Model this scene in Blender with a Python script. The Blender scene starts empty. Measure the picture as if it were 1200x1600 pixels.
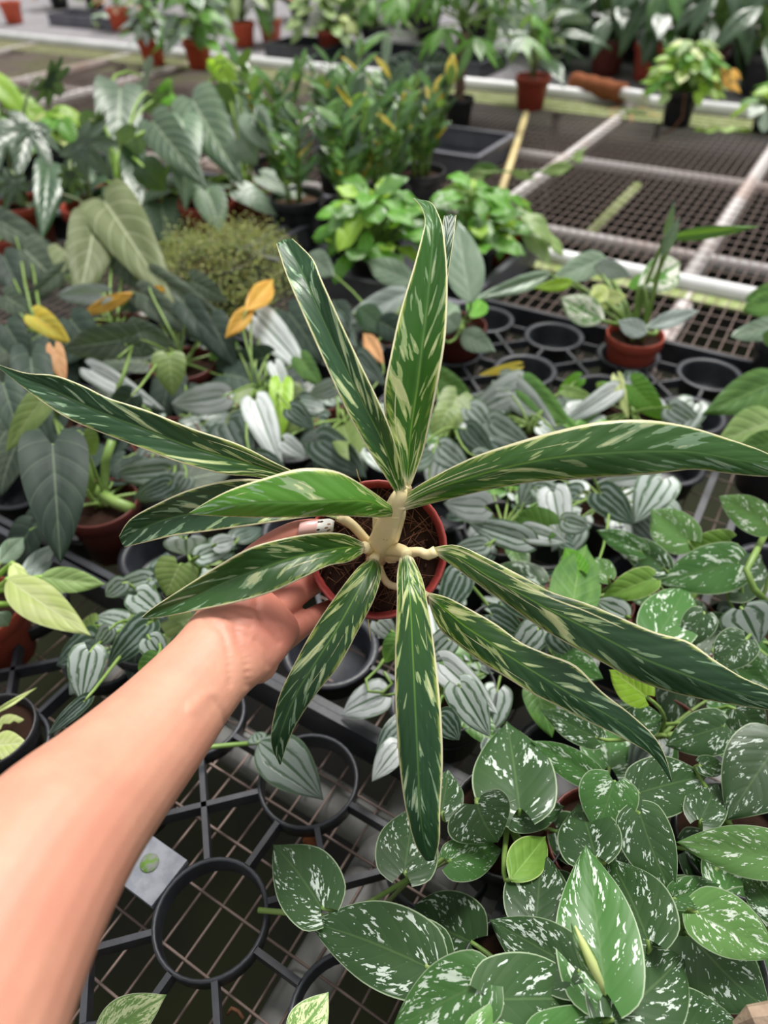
import bpy, bmesh, math, random
from mathutils import Vector, Matrix
random.seed(7)
C = bpy.context.scene.collection
SC = bpy.context.scene
R = math.radians

# ------------------------------------------------------------------ camera, light, exposure
FOC = 1100.0                      # focal length in pixels of the 1200 x 1600 frame
PITCH, ROLL, CAMH = R(42), R(-1.5), 0.65
CAM = Vector((0, 0, CAMH))
F_ = Vector((0, math.cos(PITCH), -math.sin(PITCH)))
R0, U0 = Vector((1, 0, 0)), Vector((0, math.sin(PITCH), math.cos(PITCH)))
R_ = R0 * math.cos(ROLL) + U0 * math.sin(ROLL)
U_ = U0 * math.cos(ROLL) - R0 * math.sin(ROLL)
cd = bpy.data.cameras.new('camera'); cam = bpy.data.objects.new('camera', cd); C.objects.link(cam)
m = Matrix((R_, U_, -F_)).transposed().to_4x4(); m.translation = CAM
cam.matrix_world = m
cd.sensor_fit = 'VERTICAL'; cd.sensor_height = 34.6; cd.sensor_width = 25.95
cd.lens = 34.6 * FOC / 1600
cd.clip_start = 0.01; cd.clip_end = 100
cd.dof.use_dof = True; cd.dof.focus_distance = 0.51; cd.dof.aperture_fstop = 4.2
SC.camera = cam
W = bpy.data.worlds.new('overcast'); SC.world = W; W.use_nodes = True
bg = W.node_tree.nodes['Background']
bg.inputs[0].default_value = (1.0, 1.0, 0.99, 1)
# overcast sky: three times brighter overhead than at the horizon, dark ground below it
wt = W.node_tree; tcw = wt.nodes.new('ShaderNodeTexCoord'); sxw = wt.nodes.new('ShaderNodeSeparateXYZ'); mrw = wt.nodes.new('ShaderNodeMapRange')
wt.links.new(tcw.outputs['Generated'], sxw.inputs[0]); wt.links.new(sxw.outputs[2], mrw.inputs[0])
mrw.inputs[1].default_value = 0; mrw.inputs[2].default_value = 1; mrw.inputs[3].default_value = .27; mrw.inputs[4].default_value = .80
wt.links.new(mrw.outputs[0], bg.inputs[1])
sd = bpy.data.lights.new('daylight', 'SUN'); sd.energy = 4.3; sd.angle = R(24); sd.color = (1, .97, .92)
sun = bpy.data.objects.new('daylight', sd); C.objects.link(sun)
sun.rotation_euler = Vector((-0.25, -0.45, -1.0)).to_track_quat('-Z', 'Y').to_euler()
SC.view_settings.view_transform = 'Standard'; SC.view_settings.look = 'None'
SC.view_settings.gamma = 1; SC.view_settings.use_curve_mapping = False
SC.view_settings.exposure = 0.28

# ------------------------------------------------------------------ geometry helpers
def ray(x, y):
    return R_ * ((x - 600) / FOC) + U_ * ((800 - y) / FOC) + F_
def P(x, y, d):                   # point on the sight line at distance d along the axis
    return CAM + ray(x, y) * d
def G(x, y, h=0.0):               # point of the sight line at height h over the tray tops
    r = ray(x, y); return CAM + r * ((h - CAMH) / r.z)
TH = R(-32)
EX = Vector((math.cos(TH), math.sin(TH), 0)); EY = Vector((-math.sin(TH), math.cos(TH), 0))
def B(a, b, z=0.0): return EX * a + EY * b + Vector((0, 0, z))

def cr(pts, n):                   # Catmull-Rom through tuples
    out = []; N = len(pts)
    for i in range(n):
        t = i / (n - 1) * (N - 1); k = min(int(t), N - 2); f = t - k
        p0 = pts[max(k-1, 0)]; p1 = pts[k]; p2 = pts[k+1]; p3 = pts[min(k+2, N-1)]
        out.append(tuple(.5*(2*b + (c-a)*f + (2*a-5*b+4*c-d)*f*f + (3*b-a-3*c+d)*f**3) for a, b, c, d in zip(p0, p1, p2, p3)))
    return out

class MB:
    def __init__(s): s.v = []; s.f = []
    def tube(s, pts, rad, n=6, cap=True):
        pts = [Vector(p) for p in pts]; b0 = len(s.v); up = None
        for i, p in enumerate(pts):
            t = (pts[min(i+1, len(pts)-1)] - pts[max(i-1, 0)]).normalized()
            if up is None: up = t.orthogonal().normalized()
            up = (up - t * up.dot(t)); up = up.normalized() if up.length > 1e-6 else t.orthogonal().normalized()
            sd_ = t.cross(up); r = rad[i] if isinstance(rad, (list, tuple)) else rad
            for k in range(n):
                a = 2*math.pi*k/n; s.v.append(p + (up*math.cos(a) + sd_*math.sin(a))*r)
        for i in range(len(pts)-1):
            for k in range(n):
                a = b0+i*n+k; b = b0+i*n+(k+1) % n; s.f.append((a, b, b+n, a+n))
        if cap:
            s.f.append(tuple(b0+k for k in range(n))[::-1]); e = b0+(len(pts)-1)*n; s.f.append(tuple(e+k for k in range(n)))
        return s
    def box(s, c, x, y, z):      # centre and three half vectors
        b = len(s.v); c = Vector(c)
        for i in (-1, 1):
            for j in (-1, 1):
                for k in (-1, 1): s.v.append(c + x*i + y*j + z*k)
        s.f += [tuple(b+i for i in q) for q in ((0,1,3,2),(4,6,7,5),(0,4,5,1),(2,3,7,6),(0,2,6,4),(1,5,7,3))]
        return s
    def lathe(s, prof, n=28, cap_end=False):
        b = len(s.v)
        for r, z in prof:
            for k in range(n):
                a = 2*math.pi*k/n; s.v.append(Vector((r*math.cos(a), r*math.sin(a), z)))
        for i in range(len(prof)-1):
            for k in range(n):
                p = b+i*n+k; q = b+i*n+(k+1) % n; s.f.append((p, q, q+n, p+n))
        if cap_end: e = b+(len(prof)-1)*n; s.f.append(tuple(e+k for k in range(n)))
        return s
    def mesh(s, name, mat, smooth=True):
        me = bpy.data.meshes.new(name); me.from_pydata([tuple(v) for v in s.v], [], s.f)
        if mat: me.materials.append(mat)
        if smooth: me.polygons.foreach_set('use_smooth', [True]*len(me.polygons))
        me.update(); return me

WM = {}                            # world matrix of every object made here
def put(name, me, parent=None, mw=None):
    o = bpy.data.objects.new(name, me); C.objects.link(o)
    mw = mw or Matrix(); o.matrix_basis = mw; WM[o.name] = mw
    if parent is not None:
        o.parent = parent; o.matrix_parent_inverse = WM[parent.name].inverted()
    return o
def thing(name, label, cat, loc, group=None):
    o = put(name, None, None, Matrix.Translation(loc)); o.empty_display_size = .03
    tag(o, label, cat, group); return o
def tag(o, label=None, cat=None, group=None, kind=None):
    if label: o['label'] = label
    if cat: o['category'] = cat
    if group: o['group'] = group
    if kind: o['kind'] = kind
    return o

# ------------------------------------------------------------------ materials
class NT:
    def __init__(s, name):
        s.m = bpy.data.materials.new(name); s.m.use_nodes = True
        s.t = s.m.node_tree; s.bs = s.t.nodes['Principled BSDF']; s.out = s.t.nodes['Material Output']
    def n(s, t, **k):
        o = s.t.nodes.new(t)
        for a, b in k.items(): setattr(o, a, b)
        return o
    def lk(s, a, b): s.t.links.new(a, b)
    def setin(s, sock, v):
        if hasattr(v, 'is_linked') or hasattr(v, 'links'): s.lk(v, sock)
        else:
            if isinstance(v, (tuple, list)) and len(v) == 3 and sock.type == 'RGBA': v = (*v, 1)
            sock.default_value = v
    def M(s, op, a, b=None, c=None):
        o = s.n('ShaderNodeMath', operation=op); s.setin(o.inputs[0], a)
        if b is not None: s.setin(o.inputs[1], b)
        if c is not None: s.setin(o.inputs[2], c)
        return o.outputs[0]
    def mix(s, f, a, b):
        o = s.n('ShaderNodeMix', data_type='RGBA'); s.setin(o.inputs[0], f); s.setin(o.inputs[6], a); s.setin(o.inputs[7], b)
        return o.outputs[2]
    def ss(s, x, a, b, lo=0., hi=1.):
        o = s.n('ShaderNodeMapRange', interpolation_type='SMOOTHSTEP')
        s.setin(o.inputs[0], x); s.setin(o.inputs[1], a); s.setin(o.inputs[2], b); s.setin(o.inputs[3], lo); s.setin(o.inputs[4], hi)
        return o.outputs[0]
    def vec(s, x, y, z):
        o = s.n('ShaderNodeCombineXYZ')
        for i, q in enumerate((x, y, z)): s.setin(o.inputs[i], q)
        return o.outputs[0]
    def noise(s, v, scale=1., detail=2., rough=.5, dist=0.):
        o = s.n('ShaderNodeTexNoise'); 
        if v is not None: s.lk(v, o.inputs['Vector'])
        o.inputs['Scale'].default_value = scale; o.inputs['Detail'].default_value = detail
        o.inputs['Roughness'].default_value = rough; o.inputs['Distortion'].default_value = dist
        return o.outputs[0]
    def obj(s): return s.n('ShaderNodeTexCoord').outputs['Object']
    def gen(s): return s.n('ShaderNodeTexCoord').outputs['Generated']
    def rnd(s): return s.n('ShaderNodeObjectInfo').outputs['Random']
    def uv(s):
        o = s.n('ShaderNodeSeparateXYZ'); s.lk(s.n('ShaderNodeUVMap').outputs[0], o.inputs[0])
        u = o.outputs[0]; v = s.M('MULTIPLY_ADD', o.outputs[1], 2., -1.); return u, v, s.M('ABSOLUTE', v)
    def bump(s, h, st=.3, d=.002):
        o = s.n('ShaderNodeBump'); o.inputs['Strength'].default_value = st; o.inputs['Distance'].default_value = d
        s.setin(o.inputs['Height'], h); s.lk(o.outputs[0], s.bs.inputs['Normal']); return o.outputs[0]
    def base(s, col, rough=.5, spec=.5):
        s.setin(s.bs.inputs['Base Color'], col); s.setin(s.bs.inputs['Roughness'], rough); s.bs.inputs['Specular IOR Level'].default_value = spec
        return s.m

def leaf_finish(t, col, rough=.4, spec=.5, trans=.22, tcol=None, back=None, nrm=None):
    """leaf: upper side, paler underside, some light let through"""
    g = t.n('ShaderNodeNewGeometry')
    hsv = t.n('ShaderNodeHueSaturation'); t.setin(hsv.inputs['Color'], col)
    t.lk(t.M('MULTIPLY_ADD', t.rnd(), .5, .75), hsv.inputs['Value'])
    c = hsv.outputs[0]
    if back: c = t.mix(g.outputs['Backfacing'], c, t.mix(.65, c, back))
    t.base(c, rough, spec)
    tr = t.n('ShaderNodeBsdfTranslucent')
    tc = t.mix(.55, c, tcol or (.25, .45, .03)); t.lk(tc, tr.inputs[0])
    mx = t.n('ShaderNodeMixShader'); mx.inputs[0].default_value = trans
    t.lk(t.bs.outputs[0], mx.inputs[1]); t.lk(tr.outputs[0], mx.inputs[2]); t.lk(mx.outputs[0], t.out.inputs[0])
    return t.m

def leaf_plain(name, c1, c2, vein, nv=7., vw=.06, rough=.4, spec=.5, trans=.22, tcol=None, back=(.25, .36, .14), edge=None, vst=.6, bump=.4, mid=.035):
    t = NT(name); u, v, av = t.uv(); rn = t.rnd()
    s = t.M('MULTIPLY_ADD', av, -.32, u)
    nz = t.noise(t.vec(t.M('MULTIPLY', u, 3.), t.M('MULTIPLY', v, 2.), t.M('MULTIPLY', rn, 40.)), 1., 3.)
    col = t.mix(t.ss(nz, .35, .65), c1, c2)
    fr = t.M('ABSOLUTE', t.M('SUBTRACT', t.M('FRACT', t.M('MULTIPLY', s, nv)), .5))
    lat = t.ss(fr, vw, 0.)
    md = t.ss(av, mid*1.6, mid*.6)
    col = t.mix(t.M('MULTIPLY', lat, vst), col, vein); col = t.mix(t.M('MULTIPLY', md, .9), col, vein)
    if edge: col = t.mix(t.ss(av, .93, .98), col, edge)
    if bump: t.bump(t.M('SUBTRACT', t.ss(fr, 0., .3), t.M('MULTIPLY', md, .6)), bump*.4, .003)
    return leaf_finish(t, col, rough, spec, trans, tcol, back)

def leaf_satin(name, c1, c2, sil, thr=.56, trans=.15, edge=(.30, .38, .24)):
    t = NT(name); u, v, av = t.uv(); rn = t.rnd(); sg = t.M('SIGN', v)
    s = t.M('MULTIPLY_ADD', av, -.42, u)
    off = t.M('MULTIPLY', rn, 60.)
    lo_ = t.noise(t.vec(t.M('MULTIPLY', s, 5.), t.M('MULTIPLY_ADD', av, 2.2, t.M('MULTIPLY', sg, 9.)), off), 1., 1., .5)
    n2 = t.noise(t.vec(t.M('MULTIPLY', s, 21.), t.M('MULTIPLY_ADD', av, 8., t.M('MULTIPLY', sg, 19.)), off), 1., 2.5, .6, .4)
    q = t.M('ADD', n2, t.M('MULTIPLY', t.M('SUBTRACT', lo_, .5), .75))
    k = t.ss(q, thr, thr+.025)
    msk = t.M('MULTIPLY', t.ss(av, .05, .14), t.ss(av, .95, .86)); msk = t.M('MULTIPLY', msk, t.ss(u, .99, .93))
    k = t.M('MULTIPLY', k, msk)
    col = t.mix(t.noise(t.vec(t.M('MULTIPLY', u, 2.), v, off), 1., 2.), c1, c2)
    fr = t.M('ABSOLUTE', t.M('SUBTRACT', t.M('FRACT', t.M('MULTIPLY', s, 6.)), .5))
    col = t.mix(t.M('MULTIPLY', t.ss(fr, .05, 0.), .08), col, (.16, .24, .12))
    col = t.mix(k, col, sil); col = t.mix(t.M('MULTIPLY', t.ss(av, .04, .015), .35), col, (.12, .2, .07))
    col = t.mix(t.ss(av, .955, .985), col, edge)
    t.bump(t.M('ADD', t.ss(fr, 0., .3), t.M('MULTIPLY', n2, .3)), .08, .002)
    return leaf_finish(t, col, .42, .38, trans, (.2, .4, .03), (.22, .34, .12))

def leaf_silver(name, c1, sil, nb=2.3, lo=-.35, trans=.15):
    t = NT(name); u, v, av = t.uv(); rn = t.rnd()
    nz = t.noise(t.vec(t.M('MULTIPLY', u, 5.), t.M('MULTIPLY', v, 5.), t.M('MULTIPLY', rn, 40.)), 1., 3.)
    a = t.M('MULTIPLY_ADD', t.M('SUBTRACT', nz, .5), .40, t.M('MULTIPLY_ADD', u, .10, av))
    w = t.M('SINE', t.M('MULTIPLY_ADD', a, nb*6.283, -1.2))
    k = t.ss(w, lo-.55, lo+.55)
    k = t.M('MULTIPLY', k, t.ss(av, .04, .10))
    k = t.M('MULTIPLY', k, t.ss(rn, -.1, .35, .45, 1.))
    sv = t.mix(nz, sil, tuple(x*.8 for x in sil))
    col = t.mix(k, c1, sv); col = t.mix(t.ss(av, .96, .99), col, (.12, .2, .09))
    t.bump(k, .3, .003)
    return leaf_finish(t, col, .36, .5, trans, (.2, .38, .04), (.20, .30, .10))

def leaf_hero():
    t = NT('variegated_lance_leaf'); u, v, av = t.uv(); rn = t.rnd(); sg = t.M('SIGN', v); off = t.M('MULTIPLY', rn, 80.)
    s = t.M('MULTIPLY_ADD', av, -.17, u)
    base = t.ss(u, .62, .05)
    # feathered streaks that follow the side veins
    n1 = t.noise(t.vec(t.M('MULTIPLY', s, 17.), t.M('MULTIPLY_ADD', av, 1.3, t.M('MULTIPLY', sg, 7.)), off), 1., 2., .5, .0)
    n1b = t.noise(t.vec(t.M('MULTIPLY', s, 46.), t.M('MULTIPLY_ADD', av, 3., t.M('MULTIPLY', sg, 17.)), off), 1., 2., .6, .2)
    n1 = t.M('ADD', n1, t.M('MULTIPLY', t.M('SUBTRACT', n1b, .5), .16))
    # long streaks that run down to the base
    n2 = t.noise(t.vec(t.M('MULTIPLY', u, 1.5), t.M('MULTIPLY', v, 5.6), t.M('ADD', off, 13.)), 1., 3., .6, .1)
    n2 = t.M('ADD', n2, t.M('MULTIPLY', t.M('SUBTRACT', n1b, .5), .06))
    sage = t.ss(n1, .572, .590); fine = t.ss(n1b, .70, .73)
    inner = t.M('MULTIPLY', t.ss(av, .05, .13), t.ss(av, 1., .9))
    green = t.mix(t.ss(u, .60, .0), (.016, .052, .022), (.048, .150, .012))
    green = t.mix(t.ss(n2, .3, .7), green, (.024, .075, .026))
    yg = t.n('ShaderNodeAttribute', attribute_type='OBJECT', attribute_name='young').outputs['Fac']
    green = t.mix(yg, green, (.085, .25, .020))
    pale = t.mix(t.ss(u, .75, .1), (.19, .31, .19), (.46, .56, .20))
    col = t.mix(t.M('MULTIPLY', t.M('MULTIPLY', sage, inner), .9), green, pale)
    core = t.ss(n1, .645, .66)
    col = t.mix(t.M('MULTIPLY', t.M('MULTIPLY', core, inner), .8), col, t.mix(t.ss(u, .9, .3), (.40, .50, .33), (.66, .68, .34)))
    col = t.mix(t.M('MULTIPLY', t.M('MULTIPLY', fine, inner), .45), col, pale)
    thr = t.M('MULTIPLY_ADD', base, -.13, .715)
    strk = t.M('MULTIPLY', t.ss(n2, thr, t.M('ADD', thr, .03)), t.ss(av, .10, .22))
    col = t.mix(strk, col, (.72, .70, .38))
    md = t.ss(av, .06, .02)
    col = t.mix(t.M('MULTIPLY', md, t.ss(u, .98, .7, .2, .75)), col, t.mix(base, (.085, .19, .045), (.20, .40, .03)))
    e = t.M('ADD', av, t.M('MULTIPLY', t.M('SUBTRACT', n2, .5), .12))
    rim = t.ss(e, .925, .95)
    sub = t.M('MULTIPLY', t.ss(e, t.M('MULTIPLY_ADD', base, -.28, .84), .95), t.ss(n1b, .44, .58))
    col = t.mix(t.M('MULTIPLY', sub, .85), col, (.40, .50, .10))
    col = t.mix(rim, col, (.80, .76, .48))
    col = t.mix(t.ss(t.M('ADD', u, t.M('MULTIPLY', t.M('SUBTRACT', n2, .5), .16)), .05, .005), col, (.80, .74, .48))
    fr = t.M('ABSOLUTE', t.M('SUBTRACT', t.M('FRACT', t.M('MULTIPLY', s, 13.)), .5))
    t.bump(t.M('ADD', t.ss(fr, 0., .4), t.M('MULTIPLY', md, -1.)), .12, .0018)
    return leaf_finish(t, col, .36, .38, .20, (.32, .55, .02), (.34, .44, .18))

def simple(name, c1, c2=None, scale=20., rough=.6, spec=.4, bump=0., bscale=None, lo=.35, hi=.65):
    t = NT(name); col = c1
    ob = t.obj(); nz = t.noise(ob, scale, 4., .6)
    if c2: col = t.mix(t.ss(nz, lo, hi), c1, c2)
    if bump: t.bump(t.noise(ob, bscale or scale*3, 3.), bump, .002)
    return t.base(col, rough, spec)

MT = {}
MT['hero'] = leaf_hero()
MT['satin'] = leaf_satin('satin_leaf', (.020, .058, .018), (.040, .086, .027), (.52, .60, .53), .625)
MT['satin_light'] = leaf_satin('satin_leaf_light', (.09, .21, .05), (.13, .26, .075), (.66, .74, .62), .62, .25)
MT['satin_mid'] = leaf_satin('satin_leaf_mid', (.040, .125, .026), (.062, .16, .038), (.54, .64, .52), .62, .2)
MT['satin_lime'] = leaf_plain('satin_leaf_lime', (.11, .22, .03), (.14, .27, .04), (.2, .34, .08), 5, .03, .4, .5, .22, vst=.3, edge=(.4, .5, .2))
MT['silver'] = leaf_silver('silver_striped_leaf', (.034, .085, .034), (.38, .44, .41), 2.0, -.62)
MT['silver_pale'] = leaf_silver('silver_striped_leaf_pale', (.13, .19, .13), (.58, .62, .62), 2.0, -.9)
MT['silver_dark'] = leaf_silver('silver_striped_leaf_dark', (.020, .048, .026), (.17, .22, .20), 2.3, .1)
MT['olive'] = leaf_plain('olive_leaf', (.14, .21, .06), (.19, .26, .08), (.27, .34, .15), 6, .06, .45, .4, .3, vst=.5)
MT['velvet'] = leaf_plain('velvet_leaf', (.050, .072, .052), (.085, .11, .078), (.25, .31, .21), 6, .07, .55, .3, .12, vst=.55, back=(.18, .22, .12))
MT['velvet_dark'] = leaf_plain('velvet_leaf_dark', (.018, .034, .026), (.030, .050, .036), (.10, .14, .09), 5, .05, .58, .25, .08, vst=.5, back=(.12, .16, .08))
MT['velvet_olive'] = leaf_plain('velvet_leaf_olive', (.13, .16, .07), (.17, .20, .10), (.42, .46, .30), 6, .07, .55, .3, .25, vst=.6, back=(.22, .26, .12))
MT['plow'] = leaf_plain('ribbed_leaf', (.065, .12, .075), (.11, .18, .10), (.34, .42, .28), 8, .09, .4, .5, .18, vst=.7, bump=.8)
MT['lobed'] = leaf_plain('lobed_leaf', (.045, .085, .055), (.08, .125, .075), (.2, .27, .17), 5, .05, .34, .6, .15, vst=.5)
MT['green'] = leaf_plain('green_leaf', (.075, .19, .04), (.13, .28, .06), (.2, .36, .1), 6, .05, .36, .5, .3, vst=.5)
MT['lime'] = leaf_plain('lime_leaf', (.26, .48, .03), (.36, .58, .07), (.5, .66, .2), 6, .06, .4, .4, .4, (.55, .85, .05), vst=.5)
MT['bright'] = leaf_plain('bright_leaf', (.085, .27, .02), (.13, .34, .035), (.24, .46, .10), 8, .07, .38, .45, .30, (.4, .8, .05), vst=.5, bump=.7)
MT['dark'] = leaf_plain('dark_leaf', (.022, .06, .026), (.04, .09, .036), (.08, .14, .06), 7, .05, .32, .6, .15, vst=.5)
MT['zz'] = leaf_plain('zz_leaf', (.04, .125, .025), (.08, .20, .04), (.14, .26, .08), 3, .04, .28, .6, .2, vst=.2)
MT['pale'] = leaf_plain('pale_leaf', (.50, .60, .20), (.60, .66, .30), (.66, .72, .4), 5, .04, .42, .4, .3, (.6, .75, .2), vst=.3)
MT['pale_green'] = leaf_plain('pale_green_leaf', (.26, .40, .13), (.34, .48, .18), (.44, .55, .28), 5, .05, .42, .4, .3, vst=.3)
MT['grey_green'] = leaf_plain('grey_green_leaf', (.17, .25, .17), (.24, .32, .23), (.36, .44, .34), 6, .05, .36, .55, .15, vst=.4)
MT['silvery'] = leaf_plain('silvery_leaf', (.30, .36, .34), (.40, .46, .43), (.5, .56, .52), 5, .05, .4, .6, .12, vst=.4)
MT['yellow'] = leaf_plain('yellow_leaf', (.62, .46, .05), (.55, .50, .09), (.7, .6, .2), 5, .05, .45, .4, .35, (.8, .6, .05), (.6, .45, .1), vst=.3)
MT['orange'] = leaf_plain('orange_leaf', (.58, .30, .05), (.66, .40, .08), (.7, .5, .15), 5, .05, .5, .3, .35, (.8, .45, .05), (.6, .35, .08), vst=.3)
MT['tan'] = leaf_plain('tan_leaf', (.55, .27, .12), (.62, .34, .16), (.66, .42, .22), 4, .05, .55, .3, .25, (.7, .35, .1), (.6, .35, .15), vst=.3)
MT['pink'] = leaf_plain('pink_leaf', (.55, .22, .16), (.62, .36, .22), (.7, .4, .3), 4, .05, .45, .4, .3, (.8, .35, .2), (.5, .25, .2), vst=.3)
MT['variegated'] = leaf_satin('white_green_leaf', (.07, .22, .03), (.10, .28, .04), (.82, .84, .72), .47, .25, (.8, .82, .7))
MT['cream_varieg'] = leaf_satin('cream_green_leaf', (.12, .26, .05), (.2, .34, .1), (.62, .70, .38), .48, .25, (.7, .75, .5))
MT['alocasia'] = leaf_plain('white_veined_leaf', (.03, .06, .05), (.05, .085, .07), (.55, .62, .58), 5, .10, .3, .6, .1, vst=.9, edge=(.5, .56, .5), mid=.05)
MT['petiole'] = simple('green_petiole', (.14, .24, .05), (.20, .30, .08), 30, .45)
MT['petiole_dark'] = simple('dark_petiole', (.10, .15, .05), (.16, .2, .08), 30, .5)
MT['petiole_lime'] = simple('lime_petiole', (.20, .36, .05), (.27, .42, .09), 30, .45)
MT['cream'] = simple('cream_stem', (.80, .66, .40), (.74, .63, .33), 60, .4, .4, .15)
MT['pot'] = simple('red_plastic', (.42, .075, .045), (.36, .062, .04), 14, .42, .45)
MT['pot_hero'] = simple('held_red_plastic', (.36, .055, .048), (.30, .045, .04), 20, .4, .5)
MT['pot_dark'] = simple('shaded_dark_red_plastic', (.13, .030, .024), (.10, .022, .018), 14, .45, .4)  # dark red pots; deepened to paint in the shade under foliage
MT['pot_orange'] = simple('orange_red_plastic', (.58, .10, .045), (.52, .085, .04), 10, .42, .4)
MT['pot_black'] = simple('black_plastic', (.022, .022, .026), (.035, .035, .04), 12, .4, .5)
MT['tray'] = simple('tray_plastic', (.016, .017, .023), (.030, .033, .042), 25, .42, .5, .1)
MT['tray_grey'] = simple('grey_tray_plastic', (.10, .10, .125), (.14, .14, .165), 9, .5, .4)
MT['plate'] = simple('dusty_plate', (.16, .17, .20), (.23, .24, .27), 60, .6, .3)
MT['algae'] = simple('algae_patch', (.10, .20, .02), (.18, .19, .18), 160, .8, .2, .4)
MT['soil'] = simple('potting_soil', (.030, .014, .009), (.075, .034, .02), 150, .9, .2, 1.0, 260)
MT['soil_light'] = simple('dry_soil', (.07, .04, .02), (.12, .07, .04), 120, .9, .2, .8, 200)
MT['fiber'] = simple('coir_fiber', (.16, .075, .04), (.09, .04, .022), 80, .8, .2)
MT['coir'] = simple('coir_pole', (.30, .105, .045), (.17, .06, .03), 120, .95, .1, 1., 220)
MT['white'] = simple('white_plastic', (.78, .78, .78), (.68, .68, .70), 9, .45, .4)
MT['wire'] = simple('rusty_wire', (.25, .19, .17), (.15, .10, .08), 14, .6, .4)
MT['rail'] = simple('galvanised_rail', (.74, .74, .75), (.62, .63, .63), 6, .42, .5)
MT['bar'] = simple('weathered_bar', (.55, .52, .52), (.40, .29, .25), 3.5, .6, .3, lo=.45, hi=.7)
MT['pipe'] = simple('dull_pipe', (.27, .27, .26), (.18, .18, .175), 14, .5, .4)
MT['moss'] = simple('moss_strip', (.20, .26, .08), (.34, .38, .20), 22, .9, .1, .5)
t = NT('shade_toned_floor'); ob = t.obj(); sx_ = t.n('ShaderNodeSeparateXYZ'); t.lk(ob, sx_.inputs[0]); nz_ = t.noise(ob, 2.2, 4., .6)
nearf = t.mix(t.ss(nz_, .35, .65), (.008, .0075, .007), (.014, .017, .004)); farf = t.mix(t.ss(nz_, .4, .6), (.105, .082, .072), (.085, .105, .03))
t.bump(t.noise(ob, 20., 3.), .3, .002)     # the aisle behind is pale gravel with algae, the near floor is painted dark as shade
MT['floor'] = t.base(t.mix(t.ss(t.M('SUBTRACT', sx_.outputs[1], t.M('MULTIPLY', sx_.outputs[0], 1.1)), 6.0, 8.0), nearf, farf), .8, .2)
MT['cloth'] = simple('bench_cloth', (.20, .19, .205), (.25, .24, .25), 5, .85, .15)
MT['bamboo'] = simple('bamboo_cane', (.62, .52, .26), (.54, .42, .20), 12, .5, .3)
MT['trunk'] = simple('braided_trunk', (.16, .095, .07), (.23, .15, .11), 60, .8, .2, .6)
t = NT('tiny_leaf'); nz_ = t.noise(t.obj(), 70., 2.); nz2 = t.noise(t.obj(), 300., 1.)
MT['herb'] = leaf_finish(t, t.mix(t.ss(nz2, .52, .66), t.mix(t.ss(nz_, .4, .6), (.085, .16, .035), (.26, .30, .06)), (.22, .13, .06)), .5, .3, .25, (.4, .5, .05))
MT['bark'] = simple('bark_chip', (.36, .27, .20), (.24, .17, .12), 40, .9, .1, .6)

# ------------------------------------------------------------------ leaf shapes (unit length, unit width)
SHAPES = {  # profile of half width, back sweep, fold, arch
 'satin':  ([(0, .15), (.025, .27), (.08, .41), (.25, .50), (.45, .48), (.65, .36), (.82, .20), (.93, .08), (1, 0)], .15, .18, .10),
 'heart':  ([(0, .17), (.025, .31), (.075, .435), (.22, .50), (.45, .46), (.65, .35), (.82, .20), (.93, .085), (1, 0)], .22, .20, .22),
 'ovate':  ([(0, .04), (.08, .26), (.22, .44), (.4, .50), (.6, .42), (.8, .24), (.92, .09), (1, 0)], .03, .16, .12),
 'lance':  ([(0, .05), (.1, .24), (.25, .41), (.42, .50), (.6, .45), (.78, .30), (.91, .13), (1, 0)], .0, .25, .14),
 'round':  ([(0, .12), (.025, .25), (.08, .40), (.25, .50), (.5, .48), (.72, .37), (.88, .22), (.96, .11), (1, 0)], .14, .12, .08),
 'oval':   ([(0, .05), (.1, .28), (.3, .47), (.5, .50), (.7, .42), (.87, .24), (.96, .11), (1, 0)], .0, .2, .05),
 'wavy':   ([(0, .10), (.15, .26), (.35, .42), (.55, .50), (.75, .44), (.9, .26), (.97, .12), (1, 0)], .0, .22, .3),
}
def interp(pts, x):
    n = len(pts)
    for i in range(n-1):
        (a, b), (c, d) = pts[i], pts[i+1]
        if x <= c + 1e-9:
            m0 = (d-b)/(c-a) if i == 0 else (d-pts[i-1][1])/(c-pts[i-1][0]); m1 = (d-b)/(c-a) if i == n-2 else (pts[i+2][1]-b)/(pts[i+2][0]-a)
            h = c-a; f = (x-a)/h
            return max(0, (2*f**3-3*f*f+1)*b + (f**3-2*f*f+f)*h*m0 + (-2*f**3+3*f*f)*d + (f**3-f*f)*h*m1)
    return pts[-1][1]
LM = {}
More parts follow.
